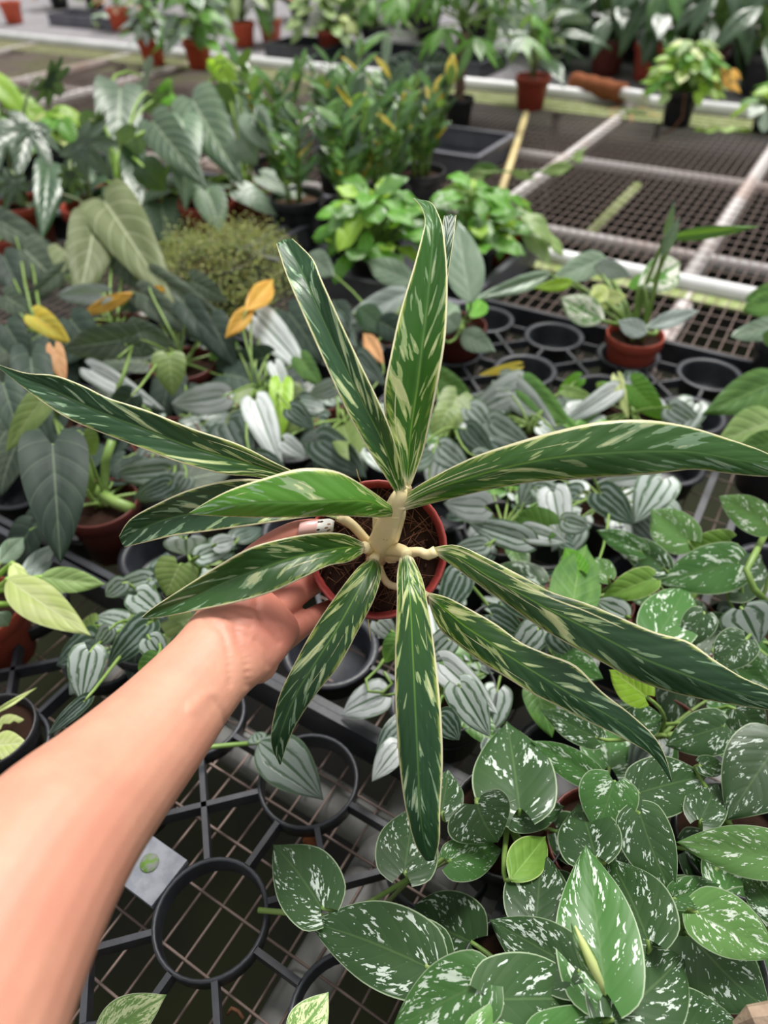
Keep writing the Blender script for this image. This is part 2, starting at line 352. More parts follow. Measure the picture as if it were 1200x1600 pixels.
def leaf_mesh(shape, mat, var):
    key = (shape, mat, var)
    if key in LM: return LM[key]
    rg = random.Random(str(key)); vs = []; fs = []; uvs = []
    if shape == 'lobed':
        me = lobed_mesh(MT[mat], rg); LM[key] = me; return me
    prof, sweep, fold, arch = SHAPES[shape]
    fold *= rg.uniform(.5, 1.5); arch *= rg.uniform(.3, 1.8); asym = rg.uniform(-.06, .06); ph = rg.uniform(0, 6)
    rip = {'wavy': .05}.get(shape, .010); NU, NV = 18, 10
    bend = rg.uniform(-.05, .05)
    for i in range(NU+1):
        u = (i/NU)**1.35
        w = interp(prof, u)
        for j in range(NV+1):
            v = 2*j/NV - 1; av = abs(v)
            y = v*w*(1 + (asym if v > 0 else -asym)) + bend*math.sin(u*math.pi)
            x = u - sweep*(1-u)**2.2*av**1.25
            z = fold*abs(y)*.6 - arch*(x*x) - .10*arch*0 + rip*math.sin(u*11+ph+(2 if v > 0 else 0))*av**2
            z -= .16*fold*av**3
            vs.append((x, y, z)); uvs.append((u, (v+1)/2))
    for i in range(NU):
        for j in range(NV):
            a = i*(NV+1)+j; fs.append((a, a+NV+1, a+NV+2, a+1))
    me = bpy.data.meshes.new(shape+'_leaf'); me.from_pydata(vs, [], fs); me.materials.append(MT[mat])
    ul = me.uv_layers.new(name='UVMap'); li = [l.vertex_index for l in me.loops]
    ul.data.foreach_set('uv', [c for k in li for c in uvs[k]])
    me.polygons.foreach_set('use_smooth', [True]*len(me.polygons)); me.update(); LM[key] = me; return me
def lobed_mesh(mat, rg):
    # a palmately lobed leaf: one blade per lobe sharing the centre, welded into one surface
    vs = []; fs = []; uvs = []
    lobes = [(0, 1.0, .17), (38, .86, .15), (-38, .86, .15), (76, .70, .13), (-76, .70, .13), (118, .5, .13), (-118, .5, .13)]
    for ang, L, w in lobes:
        a = R(ang + rg.uniform(-5, 5)); b = len(vs); dz = rg.uniform(.1, .28)
        for i in range(9):
            u = i/8; ww = w*interp([(0, .75), (.25, .85), (.55, 1), (.8, .7), (.93, .32), (1, 0)], u)
            for j in range(5):
                v = j/2-1; x = u*L; y = v*ww
                vs.append(((x*math.cos(a)-y*math.sin(a)), (x*math.sin(a)+y*math.cos(a))*.62, -dz*x*x + .25*abs(y) + .004*(ang != 0)*abs(ang)/100)); uvs.append((u, (v+1)/2))
        for i in range(8):
            for j in range(4):
                p = b+i*5+j; fs.append((p, p+5, p+6, p+1))
    me = bpy.data.meshes.new('lobed_leaf'); me.from_pydata(vs, [], fs); me.materials.append(mat)
    ul = me.uv_layers.new(name='UVMap'); li = [l.vertex_index for l in me.loops]
    ul.data.foreach_set('uv', [c for k in li for c in uvs[k]])
    me.polygons.foreach_set('use_smooth', [True]*len(me.polygons)); me.update(); return me

def frame(base, d, nrm, L, w):
    x = d.normalized(); z = (nrm - x*nrm.dot(x))
    z = z.normalized() if z.length > 1e-5 else x.orthogonal().normalized()
    y = z.cross(x); mm = Matrix((x*L, y*w, z*L)).transposed().to_4x4(); mm.translation = base; return mm
def add_leaf(parent, shape, mat, base, d, nrm, L, w, crown=None, pet='petiole', pr=.0016, name='leaf', sag=.3):
    o = put(name, leaf_mesh(shape, mat, random.randint(0, 3)), parent, frame(base, d, nrm, L, w))
    if crown is not None:
        c = Vector(crown); dist = (c-base).length; x = d.normalized()
        zn = (nrm - x*nrm.dot(x)); zn = zn.normalized() if zn.length > 1e-5 else Vector((0, 0, 1))
        p1 = base - x*dist*.10 - zn*dist*.22; p2 = c + Vector((0, 0, dist*.28))
        pts = []
        for i in range(8):
            t = i/7; pts.append(base*(1-t)**3 + p1*3*t*(1-t)**2 + p2*3*t*t*(1-t) + c*t**3)
        put('petiole', MB().tube(pts, [pr*(1+.5*i/7) for i in range(8)], 6).mesh('petiole', MT[pet]), o, Matrix())
    return o

# ------------------------------------------------------------------ pots
POTM = {}
def pot_meshes(mat):
    if mat in POTM: return POTM[mat]
    prof = [(.70, 0), (.74, .02), (.90, 1.28), (.915, 1.30), (1.0, 1.31), (1.0, 1.66), (.985, 1.70), (.955, 1.69), (.94, 1.60), (.90, 1.34), (.86, 1.10), (.0001, 1.10)]
    body = MB().lathe(prof[:11], 32).lathe([(.0001, .01), (.70, .01)], 32).mesh('pot', MT[mat])
    POTM[mat] = body; return body
SOILM = {}
def soil_mesh(mat):
    if mat in SOILM: return SOILM[mat]
    rg = random.Random(3); mb = MB(); n = 24; mb.v.append(Vector((0, 0, 1.46)))
    for k in range(1, 7):
        for i in range(n):
            a = 2*math.pi*i/n; r = .94*k/6; mb.v.append(Vector((r*math.cos(a), r*math.sin(a), 1.42 + rg.uniform(-.05, .05) if k < 6 else 1.38)))
    for i in range(n): mb.f.append((0, 1+i, 1+(i+1) % n))
    for k in range(5):
        for i in range(n):
            a = 1+k*n+i; b = 1+k*n+(i+1) % n; mb.f.append((a, a+n, b+n, b))
    SOILM[mat] = mb.mesh('soil', MT[mat]); return SOILM[mat]
def add_pot(parent, loc, r, mat, soil='soil', rot=None, hs=1.0):
    mm = Matrix.Translation(loc) @ (rot or Matrix()) @ Matrix.Diagonal((r, r, r*hs, 1))
    p = put('pot', pot_meshes(mat), parent, mm); put('soil', soil_mesh(soil), p, mm); return p

# ------------------------------------------------------------------ setting: floor, benches
fl = put('floor', MB().box((0, 4, -.78), Vector((14, 0, 0)), Vector((0, 14, 0)), Vector((0, 0, .02))).mesh('floor', MT['floor'], False))
tag(fl, 'dark greenhouse floor below the benches', None, None, 'structure')
MZ = -.045                          # level of the wire mesh
wire_cache = {}
def wire(parent, p, q, r=.0013, kind=None):
    L = (q-p).length; key = round(r, 5)
    if key not in wire_cache: wire_cache[key] = MB().tube([(0, 0, 0), (1, 0, 0)], 1., 6).mesh('wire', MT['wire'])
    d = (q-p).normalized(); y = d.orthogonal().normalized(); z = d.cross(y)
    mm = Matrix((d*L, y*r, z*r)).transposed().to_4x4(); mm.translation = p
    return put('wire', wire_cache[key], parent, mm)
def bar(parent, name, p, q, r, mat, n=14):
    return put(name, MB().tube([p, q], r, n).mesh(name, MT[mat]), parent)
def bench(name, label, a0, a1, b0, b1, aw0, z=MZ):
    t = thing(name, label, 'bench', B((a0+a1)/2, (b0+b1)/2, z))
    a = a1 - .01
    while a > aw0: wire(t, B(a, b0, z), B(a, b1, z)); a -= .025
    b = b0 + .02
    while b < b1: wire(t, B(a0, b, z+.0022), B(a1, b, z+.0022)); b += .05
    if aw0 > a0:
        mb = MB()
        while a > a0: mb.tube([B(a, b0, z), B(a, b1, z)], .0012, 4, False); a -= .025
        tag(put('fine_wire', mb.mesh('fine_wire', MT['wire']), t), kind='stuff')
    return t
bA = bench('wire_bench', 'near rusty wire mesh bench carrying the black carrier trays', -2.3, .75, -.35, 1.62, -2.3)
bar(bA, 'pipe', B(-.163, -.35, MZ-.027), B(-.163, .40, MZ-.027), .023, 'pipe')
bar(bA, 'pipe', B(-.60, .262, MZ-.029), B(.7, .262, MZ-.029), .024, 'pipe')
bar(bA, 'pipe', B(-.19, 1.0, MZ-.02), B(-.195, 1.63, MZ-.02), .020, 'bar')
bar(bA, 'pipe', B(-1.2, .6, MZ-.02), B(-1.2, 1.62, MZ-.02), .020, 'bar')
bar(bA, 'edge_rail', B(-2.3, 1.645, MZ+.004), B(.8, 1.645, MZ+.004), .021, 'rail')
put('moss_strip', MB().box(B(-.75, 1.60, MZ-.004), EX*1.5, EY*.022, Vector((0, 0, .003))).mesh('moss_strip', MT['moss'], False), bA)
bB = bench('wire_bench', 'empty wire mesh bench between the two white rails', -5.3, .75, 1.68, 3.22, -2.0)
for b_, r_ in ((1.87, .017), (2.49, .017)):
    bar(bB, 'crossbar', B(-5.3, b_, MZ-.022), B(.75, b_, MZ-.022), r_, 'bar')
for a_ in (-.22, -.80, -1.85, -3.1, -3.6, -4.4, .3):
    bar(bB, 'crossbar', B(a_, 1.66, MZ-.019), B(a_, 3.22, MZ-.019), .022, 'bar')
for (a_, b0_, b1_) in ((-.515, 1.87, 2.33),):
    bar(bB, 'crossbar', B(a_, b0_, MZ-.02), B(a_, b1_, MZ-.02), .014, 'moss')
bar(bB, 'edge_rail', B(-5.4, 3.25, MZ+.01), B(.8, 3.25, MZ+.01), .028, 'rail')
put('moss_strip', MB().box(B(-2.3, 3.12, MZ-.006), EX*3.0, EY*.09, Vector((0, 0, .003))).mesh('moss_strip', MT['moss'], False), bB)
bC = thing('cloth_bench', 'grey cloth covered bench at the back beyond the far rail', 'bench', B(-2.5, 4.4, MZ))
put('bench_top', MB().box(B(-2.6, 4.6, MZ-.012), EX*4.6, EY*1.3, Vector((0, 0, .012))).mesh('bench_top', MT['cloth'], False), bC)
bar(bC, 'edge_rail', B(-7.0, 3.33, MZ-.005), B(1.9, 3.33, MZ-.005), .02, 'rail')
# legs reaching the floor
for t, aa, bb in ((bA, (-2.2, -.9, .5), (-.25, 1.5)), (bB, (-5.0, -3.4, -1.8, .4), (1.8, 3.1)), (bC, (-6.6, -4, -1.2, 1.4), (3.5, 5.7))):
    for a_ in aa:
        for b_ in bb: bar(t, 'leg', B(a_, b_, MZ-.04), B(a_, b_, -.765), .02, 'pipe', 10)

# ------------------------------------------------------------------ black carrier trays
PT = .142
RINGM = MB().lathe([(.0445, -.020), (.0452, -.002), (.0458, 0), (.0488, 0), (.0494, -.002), (.0482, -.020), (.0445, -.020)], 36).mesh('ring', MT['tray'])
CUPM = MB().lathe([(.0001, -.043), (.041, -.043), (.0425, -.041), (.0460, -.004), (.0475, 0), (.0560, 0), (.0560, -.004), (.049, -.008), (.043, -.043)], 36).mesh('ring', MT['tray'])  # closed black floor added to stand in for shade inside the cups
SPK = {}
def spoke(parent, p, q, hw=.0026, hh=.008, mat='tray', name='spoke'):
    k = (round((q-p).length, 4), hw, hh, mat)
    if k not in SPK: SPK[k] = MB().box((k[0]/2, 0, 0), Vector((k[0]/2, 0, 0)), Vector((0, hw, 0)), Vector((0, 0, hh))).mesh(name, MT[mat], False)
    d = (q-p).normalized(); z = Vector((0, 0, 1)); y = z.cross(d)
    mm = Matrix((d, y, z)).transposed().to_4x4(); mm.translation = p; return put(name, SPK[k], parent, mm)
def tray(label, ac, bc, cup=False, z=0.):
    t = thing('carrier_tray', label, 'tray', B(ac[0], bc[0], MZ))
    rr = .054 if cup else .0490; zz = z-.008
    for a in ac:
        for b in bc: put('ring', CUPM if cup else RINGM, t, Matrix.Translation(B(a, b, z)))
    for i, a in enumerate(ac):
        for j, b in enumerate(bc):
            if i+1 < len(ac): 
                spoke(t, B(a+rr*.98, b, zz), B(ac[i+1]-rr*.98, b, zz))
            if j+1 < len(bc):
                spoke(t, B(a, b+rr*.98, zz), B(a, bc[j+1]-rr*.98, zz))
            if i+1 < len(ac) and j+1 < len(bc):
                c = (a+PT/2, b+PT/2)
                for sx in (-1, 1):
                    for sy in (-1, 1):
                        k = PT/2 - rr*.70
                        spoke(t, B(c[0], c[1], zz), B(c[0]+sx*k, c[1]+sy*k, zz))
    a0, a1, b0, b1 = ac[0]-PT/2+.004, ac[-1]+PT/2-.004, bc[0]-PT/2+.004, bc[-1]+PT/2-.004
    for p, q in ((B(a0, b0), B(a1, b0)), (B(a1, b0), B(a1, b1)), (B(a1, b1), B(a0, b1)), (B(a0, b1), B(a0, b0))):
        up = Vector((0, 0, -.018+z)); spoke(t, p+up, q+up, .0045, .024, 'tray', 'frame_rail')
    return t
A3 = [-.389, -.247, -.105]
tF = tray('empty black carrier tray in front below the forearm', A3, [-.183, -.041, .101, .243])
tray('black carrier tray at the left edge with ring openings', [-.822, -.680, -.538], [-.183, -.041, .110, .252])
tray('black carrier tray hidden under the satin pothos on the right', [.04, .182, .324], [-.20, -.058, .084, .226])
tray('black carrier tray with round cups beside the small variegated plant', [-.502, -.360, -.218, -.076], [.774, .916, 1.058, 1.20], True)
tray('black carrier tray under the silver-leaved vines at the centre', [-.46, -.318, -.176, -.034], [.385, .527, .669], True)
tray('black carrier tray under the dark velvet plants on the left', [-1.02, -.878, -.736, -.594], [.40, .542, .684, .826], True)
tray('black carrier tray under the spotted vines at the right edge', [.10, .242, .384], [.33, .472, .614, .756], True)
put('cap_plate', MB().box(B(-.318, .103, -.002), EX*.023, EY*.022, Vector((0, 0, .004))).mesh('cap_plate', MT['plate'], False), tF)
put('algae_patch', MB().lathe([(.0001, .0012), (.008, .0012), (.0085, .0), (.0085, -.002)], 18).mesh('algae_patch', MT['algae']), tF, Matrix.Translation(B(-.322, .106, .0025)))
def box_tray(label, a0, a1, b0, b1, mat='tray_grey', z0=MZ+.003, h=.06):
    t = thing('nursery_tray', label, 'tray', B((a0+a1)/2, (b0+b1)/2, z0)); Z = Vector((0, 0, 1))
    put('base', MB().box(B((a0+a1)/2, (b0+b1)/2, z0+.002), EX*(a1-a0)/2, EY*(b1-b0)/2, Z*.002).mesh('base', MT['tray'], False), t)
    for p, q in ((B(a0, b0), B(a1, b0)), (B(a1, b0), B(a1, b1)), (B(a1, b1), B(a0, b1)), (B(a0, b1), B(a0, b0))):
        up = Z*(z0+h/2); spoke(t, p+up, q+up, .003, h/2, mat, 'side_wall'); up = Z*(z0+h); spoke(t, p+up, q+up, .008, .003, mat, 'rim')
    return t
box_tray('dark grey nursery tray holding the bright green plants', -1.08, -.555, 1.20, 1.60)
box_tray('dark grey nursery tray holding the black pots of upright plants', -1.66, -1.12, 1.20, 1.60)
box_tray('dark grey nursery tray under the money tree', -1.55, -.95, 2.10, 2.38)
box_tray('black nursery tray under the ribbed-leaf plants', -2.25, -1.70, 1.15, 1.6, 'tray')
box_tray('shallow black tray at the far left back', -4.9, -4.3, 3.75, 3.95, 'tray_grey')
box_tray('shallow black tray behind the pink-leaved plant', -4.2, -3.6, 3.8, 4.0, 'tray')
box_tray('dark tray behind the far rail near the creamy-leaved plant', -2.8, -2.42, 3.42, 3.7, 'tray')
box_tray('dark tray behind the far rail right of the creamy-leaved plant', -2.25, -1.55, 3.40, 3.7, 'tray')

# ------------------------------------------------------------------ the held plant
POTC = P(590, 858, .535)
tocam = (CAM - POTC).normalized()
axis = (tocam + U_*.02).normalized()
px_ = axis.orthogonal().normalized(); py_ = axis.cross(px_)
PR = .0535
Mp = Matrix((px_, py_, axis)).transposed().to_4x4(); Mp.translation = POTC - axis*PR*1.70
hp = thing('potted_plant', 'hand-held long-leaved plant with cream-edged dark green leaves in a red pot', 'plant', POTC - axis*PR*1.7)
mm = Mp @ Matrix.Diagonal((PR, PR, PR, 1))
pot = put('pot', pot_meshes('pot_hero'), hp, mm)
so = put('soil', soil_mesh('soil'), pot, mm)
rg = random.Random(11); mb = MB()
for i in range(170):                # coir fibres in the potting mix
    a = rg.uniform(0, 6.28); r = PR*.86*math.sqrt(rg.random()); c = POTC + px_*r*math.cos(a) + py_*r*math.sin(a) - axis*PR*rg.uniform(.20, .26)
    a2 = rg.uniform(0, 6.28); d = (px_*math.cos(a2) + py_*math.sin(a2)); L = rg.uniform(.004, .014)
    mb.tube([c-d*L, c+axis*rg.uniform(.0005, .003), c+d*L], .0003, 4, False)
tag(put('coir_fibers', mb.mesh('coir_fibers', MT['fiber']), pot), kind='stuff')
mb = MB()
for i in range(140):                # crumbs of soil
    a = rg.uniform(0, 6.28); r = PR*.86*math.sqrt(rg.random()); s_ = rg.uniform(.0008, .0024)
    c = POTC + px_*r*math.cos(a) + py_*r*math.sin(a) - axis*PR*.26
    mb.box(c, (px_+axis*.4*rg.random()).normalized()*s_, (py_+px_*rg.random()).normalized()*s_*.8, axis*s_*.7)
tag(put('soil_crumbs', mb.mesh('soil_crumbs', MT['soil']), pot), kind='stuff')
put('fiber', MB().tube([P(575, 968, .53), P(577, 985, .525), P(579, 1002, .525)], [.0006, .0005, .0002], 5).mesh('fiber', MT['bamboo']), pot)
put('fiber', MB().tube([P(567, 760, .535), P(560, 745, .525), P(557, 733, .52)], [.0006, .0005, .0002], 5).mesh('fiber', MT['bamboo']), pot)
# stem: fleshy cream sheaths
st = put('stem', MB().tube([P(588, 872, .552), P(594, 852, .535), P(602, 830, .515), P(612, 805, .497), P(622, 780, .484), P(628, 765, .478)],
                           [.0092, .0098, .0090, .0078, .0060, .0040], 18).mesh('stem', MT['cream']), hp)
put('sheath', MB().tube([P(582, 862, .540), P(590, 845, .525), P(603, 818, .505), P(612, 800, .493)], [.0055, .0068, .0055, .003], 14).mesh('sheath', MT['cream']), st)
put('sheath', MB().tube([P(606, 862, .540), P(612, 838, .52), P(622, 805, .50), P(628, 790, .488)], [.004, .0062, .0055, .003], 14).mesh('sheath', MT['cream']), st)
for a, b, c in (((580, 850), (570, 845), (563, 848)), ((583, 868), (578, 876), (574, 884)), ((603, 868), (610, 874), (618, 876))):
    put('sheath', MB().tube([P(*a, .54), P(*b, .538), P(*c, .54)], [.004, .0035, .002], 10).mesh('sheath', MT['cream']), st)

def hero_leaf(sts, depths, edge=-.006, base_first=True, pet=None, rip=.0012, seed=0, cup=0., young=0.):
    if not base_first: sts = sts[::-1]
    NU, NV = 44, 14; rows = cr(sts, NU+1)
    dp = cr([(d,) for d in depths], NU+1); rg = random.Random(seed); p1, p2 = rg.uniform(0, 6), rg.uniform(0, 6)
    vs = []; uvs = []; fs = []
    for i, (lx, ly, mx, my, rx, ry) in enumerate(rows):
        u = i/NU; wl = math.hypot(rx-lx, ry-ly)/75
        for j in range(NV+1):
            v = 2*j/NV-1; av = abs(v)
            ex_, ey_ = (lx, ly) if v < 0 else (rx, ry)
            x = mx + (ex_-mx)*av; y = my + (ey_-my)*av
            d = dp[i][0] + edge*1.4*wl*(av**1.2) + cup*wl*av*(1-av)*4 + rip*wl*av*av*math.sin(u*17 + (p1 if v < 0 else p2))
            d += .0012*wl*math.exp(-(v/.10)**2)*(1 if edge < 0 else .4)
            vs.append(P(x, y, d)); uvs.append((u, (v+1)/2))
    for i in range(NU):
        for j in range(NV):
            a = i*(NV+1)+j; fs.append((a, a+NV+1, a+NV+2, a+1))
    nsum = Vector()
    for q in fs[::7]: nsum += (vs[q[2]]-vs[q[0]]).cross(vs[q[3]]-vs[q[1]]).normalized() * (1 if True else 0)
    vw = CAM - vs[len(vs)//2]
    if nsum.dot(vw) < 0: fs = [q[::-1] for q in fs]
    me = bpy.data.meshes.new('leaf'); me.from_pydata([tuple(v) for v in vs], [], fs); me.materials.append(MT['hero'])
    ul = me.uv_layers.new(name='UVMap'); li = [l.vertex_index for l in me.loops]
    ul.data.foreach_set('uv', [c for k in li for c in uvs[k]])
    me.polygons.foreach_set('use_smooth', [True]*len(me.polygons)); me.update()
    o = put('leaf', me, hp); o['young'] = float(young)
    so_ = o.modifiers.new('thickness', 'SOLIDIFY'); so_.thickness = .0007; so_.offset = -1
    if pet: put('petiole', MB().tube([P(*q[:3]) for q in cr(pet, 12)], [q[3] for q in cr(pet, 12)], 12).mesh('petiole', MT['cream']), o)
    return o
# upper left blade
hero_leaf([(432,381,444,374,457,373),(446,425,467,415,488,404),(461,461,484,452,503,440),(500,549,523,540,542,525),(540,637,567,629,586,617),(571,694,597,688,611,676),(604,747,616,740,626,728),(620,772,627,770,635,764)],
          [.478, .460, .450, .455, .475], -.005, False, [(600,828,.515,.005),(618,790,.490,.0042),(627,768,.479,.0030)], seed=1)
# tall central blade
hero_leaf([(646,309,648,309,650,311),(657,322,664,318,673,316),(664,342,673,338,685,335),(661,364,677,360,692,360),(647,417,673,418,698,420),(625,490,667,482,698,480),(611,555,660,540,694,535),(601,612,653,600,683,600),(604,660,644,660,671,660),(618,705,639,710,660,708),(630,757,636,760,642,757)],
          [.482, .475, .468, .470, .482, .505], -.008, False, [(606,826,.518,.005),(624,790,.492,.0042),(636,758,.483,.0032)], seed=2, young=.3)
# its twin behind
hero_leaf([(694,337,702,335,713,336),(690,365,699,365,709,372),(685,420,692,420,701,425),(678,480,686,480,695,480),(668,560,676,560,684,560),(649,680,655,680,661,680),(634,760,638,760,641,760)],
          [.488, .492, .495, .500, .512], -.003, False, [(612,826,.52,.004),(628,790,.498,.0035),(638,760,.489,.0025)], seed=3)
# long blade to the right
hero_leaf([(628,776,626,790,624,800),(668,750,675,766,690,783),(735,716,747,742,762,766),(800,693,813,725,828,754),(870,673,880,713,893,749),(938,659,947,708,958,745),(1008,656,1013,705,1022,741),(1075,666,1080,706,1085,734),(1140,686,1142,716,1145,741),(1195,706,1197,726,1195,745),(1230,728,1232,735,1230,742)],
          [.484, .462, .448, .446, .456, .475], .003, True, [(604,832,.515,.005),(614,808,.497,.0045),(627,788,.484,.0040)], seed=4, young=.3)
# long blade to the left
hero_leaf([(-8,568,-8,569,-8,570),(40,583,36,590,32,602),(85,587,78,607,65,627),(130,603,122,628,105,653),(170,622,160,645,145,671),(228,641,225,670,210,696),(300,670,295,697,280,722),(375,695,365,718,352,741),(440,728,430,738,415,748),(520,765,515,772,510,780),(588,803,588,806,586,809)],
          [.512, .495, .478, .470, .468], -.003, False, [(588,860,.54,.004),(590,830,.523,.0038),(588,805,.512,.003)], seed=5, rip=.002)
# dark blade behind on the left
hero_leaf([(186,838,189,848,194,855),(203,812,215,830,228,847),(245,788,258,812,275,836),(300,764,315,800,325,830),(370,749,380,788,390,821),(440,755,445,785,450,812),(500,778,500,792,502,806),(530,802,530,807,530,812)],
          [.520, .507, .500, .500, .505], -.005, False, [(583,858,.545,.0042),(570,842,.537,.0038),(550,820,.528,.0038),(529,807,.520,.0040)], seed=6)
# broad light blade folded towards the viewer
hero_leaf([(293,803,295,803,297,804),(330,780,335,793,330,806),(365,763,372,788,375,808),(410,748,418,785,422,809),(470,732,475,786,475,808),(525,736,528,783,525,806),(570,760,573,783,570,808),(605,785,606,795,600,809),(618,797,618,801,616,806)],
          [.490, .462, .446, .446, .458], .004, False, [(602,835,.512,.0055),(612,815,.50,.005),(617,801,.490,.0045)], seed=7, young=.85)
# lower left blade over the wrist
hero_leaf([(222,965,222,965,224,966),(242,948,248,955,255,964),(290,916,300,934,310,953),(340,885,355,908,368,941),(390,857,408,888,425,925),(440,842,455,872,470,904),(490,834,500,862,512,884),(535,834,542,855,545,878),(568,848,570,855,568,864)],
          [.520, .495, .476, .468, .470], -.005, False, [(585,862,.543,.0045),(577,858,.530,.0045),(569,855,.521,.0045)], seed=8, rip=.002, young=.25)
# blade hanging down to the left
hero_leaf([(577,873,584,872,592,875),(556,890,578,890,596,898),(523,933,553,935,584,938),(490,982,528,980,560,985),(460,1037,496,1030,530,1040),(436,1088,464,1082,493,1086),(424,1140,441,1138,464,1130),(425,1168,434,1170,449,1164),(436,1193,437,1195,439,1194)],
          [.522, .492, .480, .482, .492], .003, True, [(590,862,.545,.0042),(587,868,.530,.004),(584,874,.522,.004)], seed=9)
# blade hanging straight down
hero_leaf([(625,870,635,865,646,872),(620,900,638,900,660,905),(620,940,641,940,668,942),(617,1025,645,1025,680,1020),(618,1110,649,1110,689,1110),(624,1195,653,1195,692,1190),(633,1260,656,1265,688,1265),(648,1318,663,1315,687,1312),(664,1344,671,1346,679,1344)],
          [.508, .484, .472, .474, .486], .003, True, [(592,862,.545,.005),(612,858,.528,.0055),(630,862,.514,.0048),(636,868,.508,.004)], seed=10)
# longest blade to the lower right
hero_leaf([(678,855,680,861,679,866),(715,852,712,868,708,885),(765,874,758,897,748,914),(812,898,803,922,792,944),(862,925,850,948,838,977),(918,943,902,974,885,1005),(975,967,955,1002,935,1032),(1025,988,1008,1030,992,1062),(1075,1002,1060,1050,1050,1082),(1115,1030,1105,1067,1100,1093),(1160,1058,1152,1082,1150,1102),(1200,1076,1199,1095,1198,1109),(1240,1100,1240,1108,1238,1114)],
          [.518, .492, .476, .468, .472], .003, True, [(592,866,.548,.0055),(615,866,.535,.0058),(640,864,.525,.0042),(655,862,.522,.0036),(668,867,.520,.0040),(681,861,.518,.0042)], seed=11, rip=.0018)
# lower right blade below it
hero_leaf([(666,925,667,932,669,940),(698,933,695,952,685,980),(735,952,726,978,712,1005),(775,975,764,1003,752,1035),(815,1004,803,1030,790,1058),(856,1022,843,1055,832,1084),(900,1040,884,1080,872,1104),(940,1080,925,1103,915,1126),(985,1115,967,1128,957,1146),(1022,1150,1005,1157,1000,1168),(1040,1182,1030,1184,1023,1186),(1050,1220,1050,1222,1048,1221)],
          [.528, .508, .494, .488, .498], .003, True, [(590,868,.55,.003),(596,895,.545,.0028),(606,912,.540,.0028),(622,917,.536,.0028),(645,918,.530,.0028),(668,932,.527,.0030)], seed=12, rip=.002)

# ------------------------------------------------------------------ the arm and hand
def skin_mat():
    t = NT('skin'); ob = t.obj()
    at = t.n('ShaderNodeAttribute', attribute_name='palm').outputs['Fac']
    nz = t.noise(ob, 45., 4.); nb = t.noise(ob, 14., 2.)
    col = t.mix(t.ss(nz, .3, .7), (.60, .298, .205), (.56, .262, .180)); col = t.mix(t.ss(nb, .45, .7, 0., .6), col, (.56, .235, .165))
    col = t.mix(at, col, t.mix(t.ss(nz, .35, .65), (.62, .235, .17), (.54, .19, .14)))
    t.bump(t.M('ADD', t.noise(ob, 900., 3.), t.M('MULTIPLY', t.noise(ob, 160., 3.), 1.5)), .16, .0007)
    t.bs.inputs['Subsurface Weight'].default_value = .18; t.bs.inputs['Subsurface Radius'].default_value = (.012, .004, .002)
    t.bs.inputs['Subsurface Scale'].default_value = 1.
    return t.base(col, .5, .4)
def loft(mb, secs, n=24):             # sections: centre, width axis (half), thickness axis (half)
    b = len(mb.v)
    for c, x, y in secs:
        for k in range(n):
            a = 2*math.pi*k/n; mb.v.append(c + x*math.cos(a) + y*math.sin(a))
    for i in range(len(secs)-1):
        for k in range(n):
            a = b+i*n+k; q = b+i*n+(k+1) % n; mb.f.append((a, q, q+n, a+n))
    mb.f.append(tuple(b+k for k in range(n))[::-1]); e = b+(len(secs)-1)*n; mb.f.append(tuple(e+k for k in range(n)))
def sec(x, y, d, wdir, hw, ht, axis_):
    w = (R_*wdir[0] - U_*wdir[1]); ax = axis_.normalized(); w = (w - ax*w.dot(ax)).normalized(); tt = ax.cross(w)
    return (P(x, y, d), w*hw, tt*ht)
arm_raw = [(-110,1640,.275,.050,.046),(-60,1540,.292,.048,.044),(20,1405,.322,.0445,.041),(92,1303,.352,.0415,.038),(168,1222,.388,.0375,.034),(240,1145,.420,.0340,.029),(295,1080,.446,.0310,.024),(330,1040,.462,.0300,.0210),(360,1008,.478,.0325,.0205),(388,978,.492,.0340,.0185),(412,952,.506,.0320,.0135),(422,942,.513,.0290,.0100)]
rows = cr(arm_raw, 46); secs = []
for i, q in enumerate(rows):
    p0 = P(*rows[max(i-1, 0)][:3]); p1 = P(*rows[min(i+1, 45)][:3])
    secs.append(sec(q[0], q[1], q[2], (.76, .65), q[3], q[4], p1-p0))
mb = MB(); loft(mb, secs, 28)
def finger(pts, seg=5):
    pp = cr(pts, 18); mb.tube([P(*q[:3]) for q in pp], [q[3] for q in pp], 14)
    e = P(*pp[-1][:3]); r = pp[-1][3]; b = len(mb.v); n = 12     # round end
    d = (e - P(*pp[-2][:3])).normalized(); u1 = d.orthogonal().normalized(); u2 = d.cross(u1)
    for i in range(7):
        th = math.pi*i/6
        for k in range(n):
            a = 2*math.pi*k/n; mb.v.append(e + d*math.cos(th)*r*.98 + (u1*math.cos(a)+u2*math.sin(a))*r*max(math.sin(th), .02))
    for i in range(6):
        for k in range(n):
            a = b+i*n+k; q = b+i*n+(k+1) % n; mb.f.append((a, q, q+n, a+n))
    mb.f.append(tuple(b+k for k in range(n))[::-1]); mb.f.append(tuple(b+6*n+k for k in range(n)))
finger([(400,1028,.492,.012),(444,996,.514,.0104),(488,966,.542,.0088),(524,948,.578,.0080),(546,932,.605,.0066)])   # little
finger([(395,990,.500,.012),(430,955,.518,.0104),(478,919,.549,.0092),(513,902,.586,.0086),(538,892,.612,.0070)])    # ring
finger([(385,960,.505,.012),(408,930,.522,.0104),(456,884,.555,.0092),(496,868,.590,.0086),(528,862,.616,.0072)])    # middle
finger([(372,935,.496,.012),(388,915,.513,.0108),(432,866,.545,.0094),(474,840,.584,.0086),(508,826,.612,.0070)])    # index
finger([(338,1000,.484,.015),(352,950,.497,.0150),(376,900,.507,.0125),(418,858,.510,.0104),(462,834,.514,.0096),(494,826,.520,.0078)])   # thumb
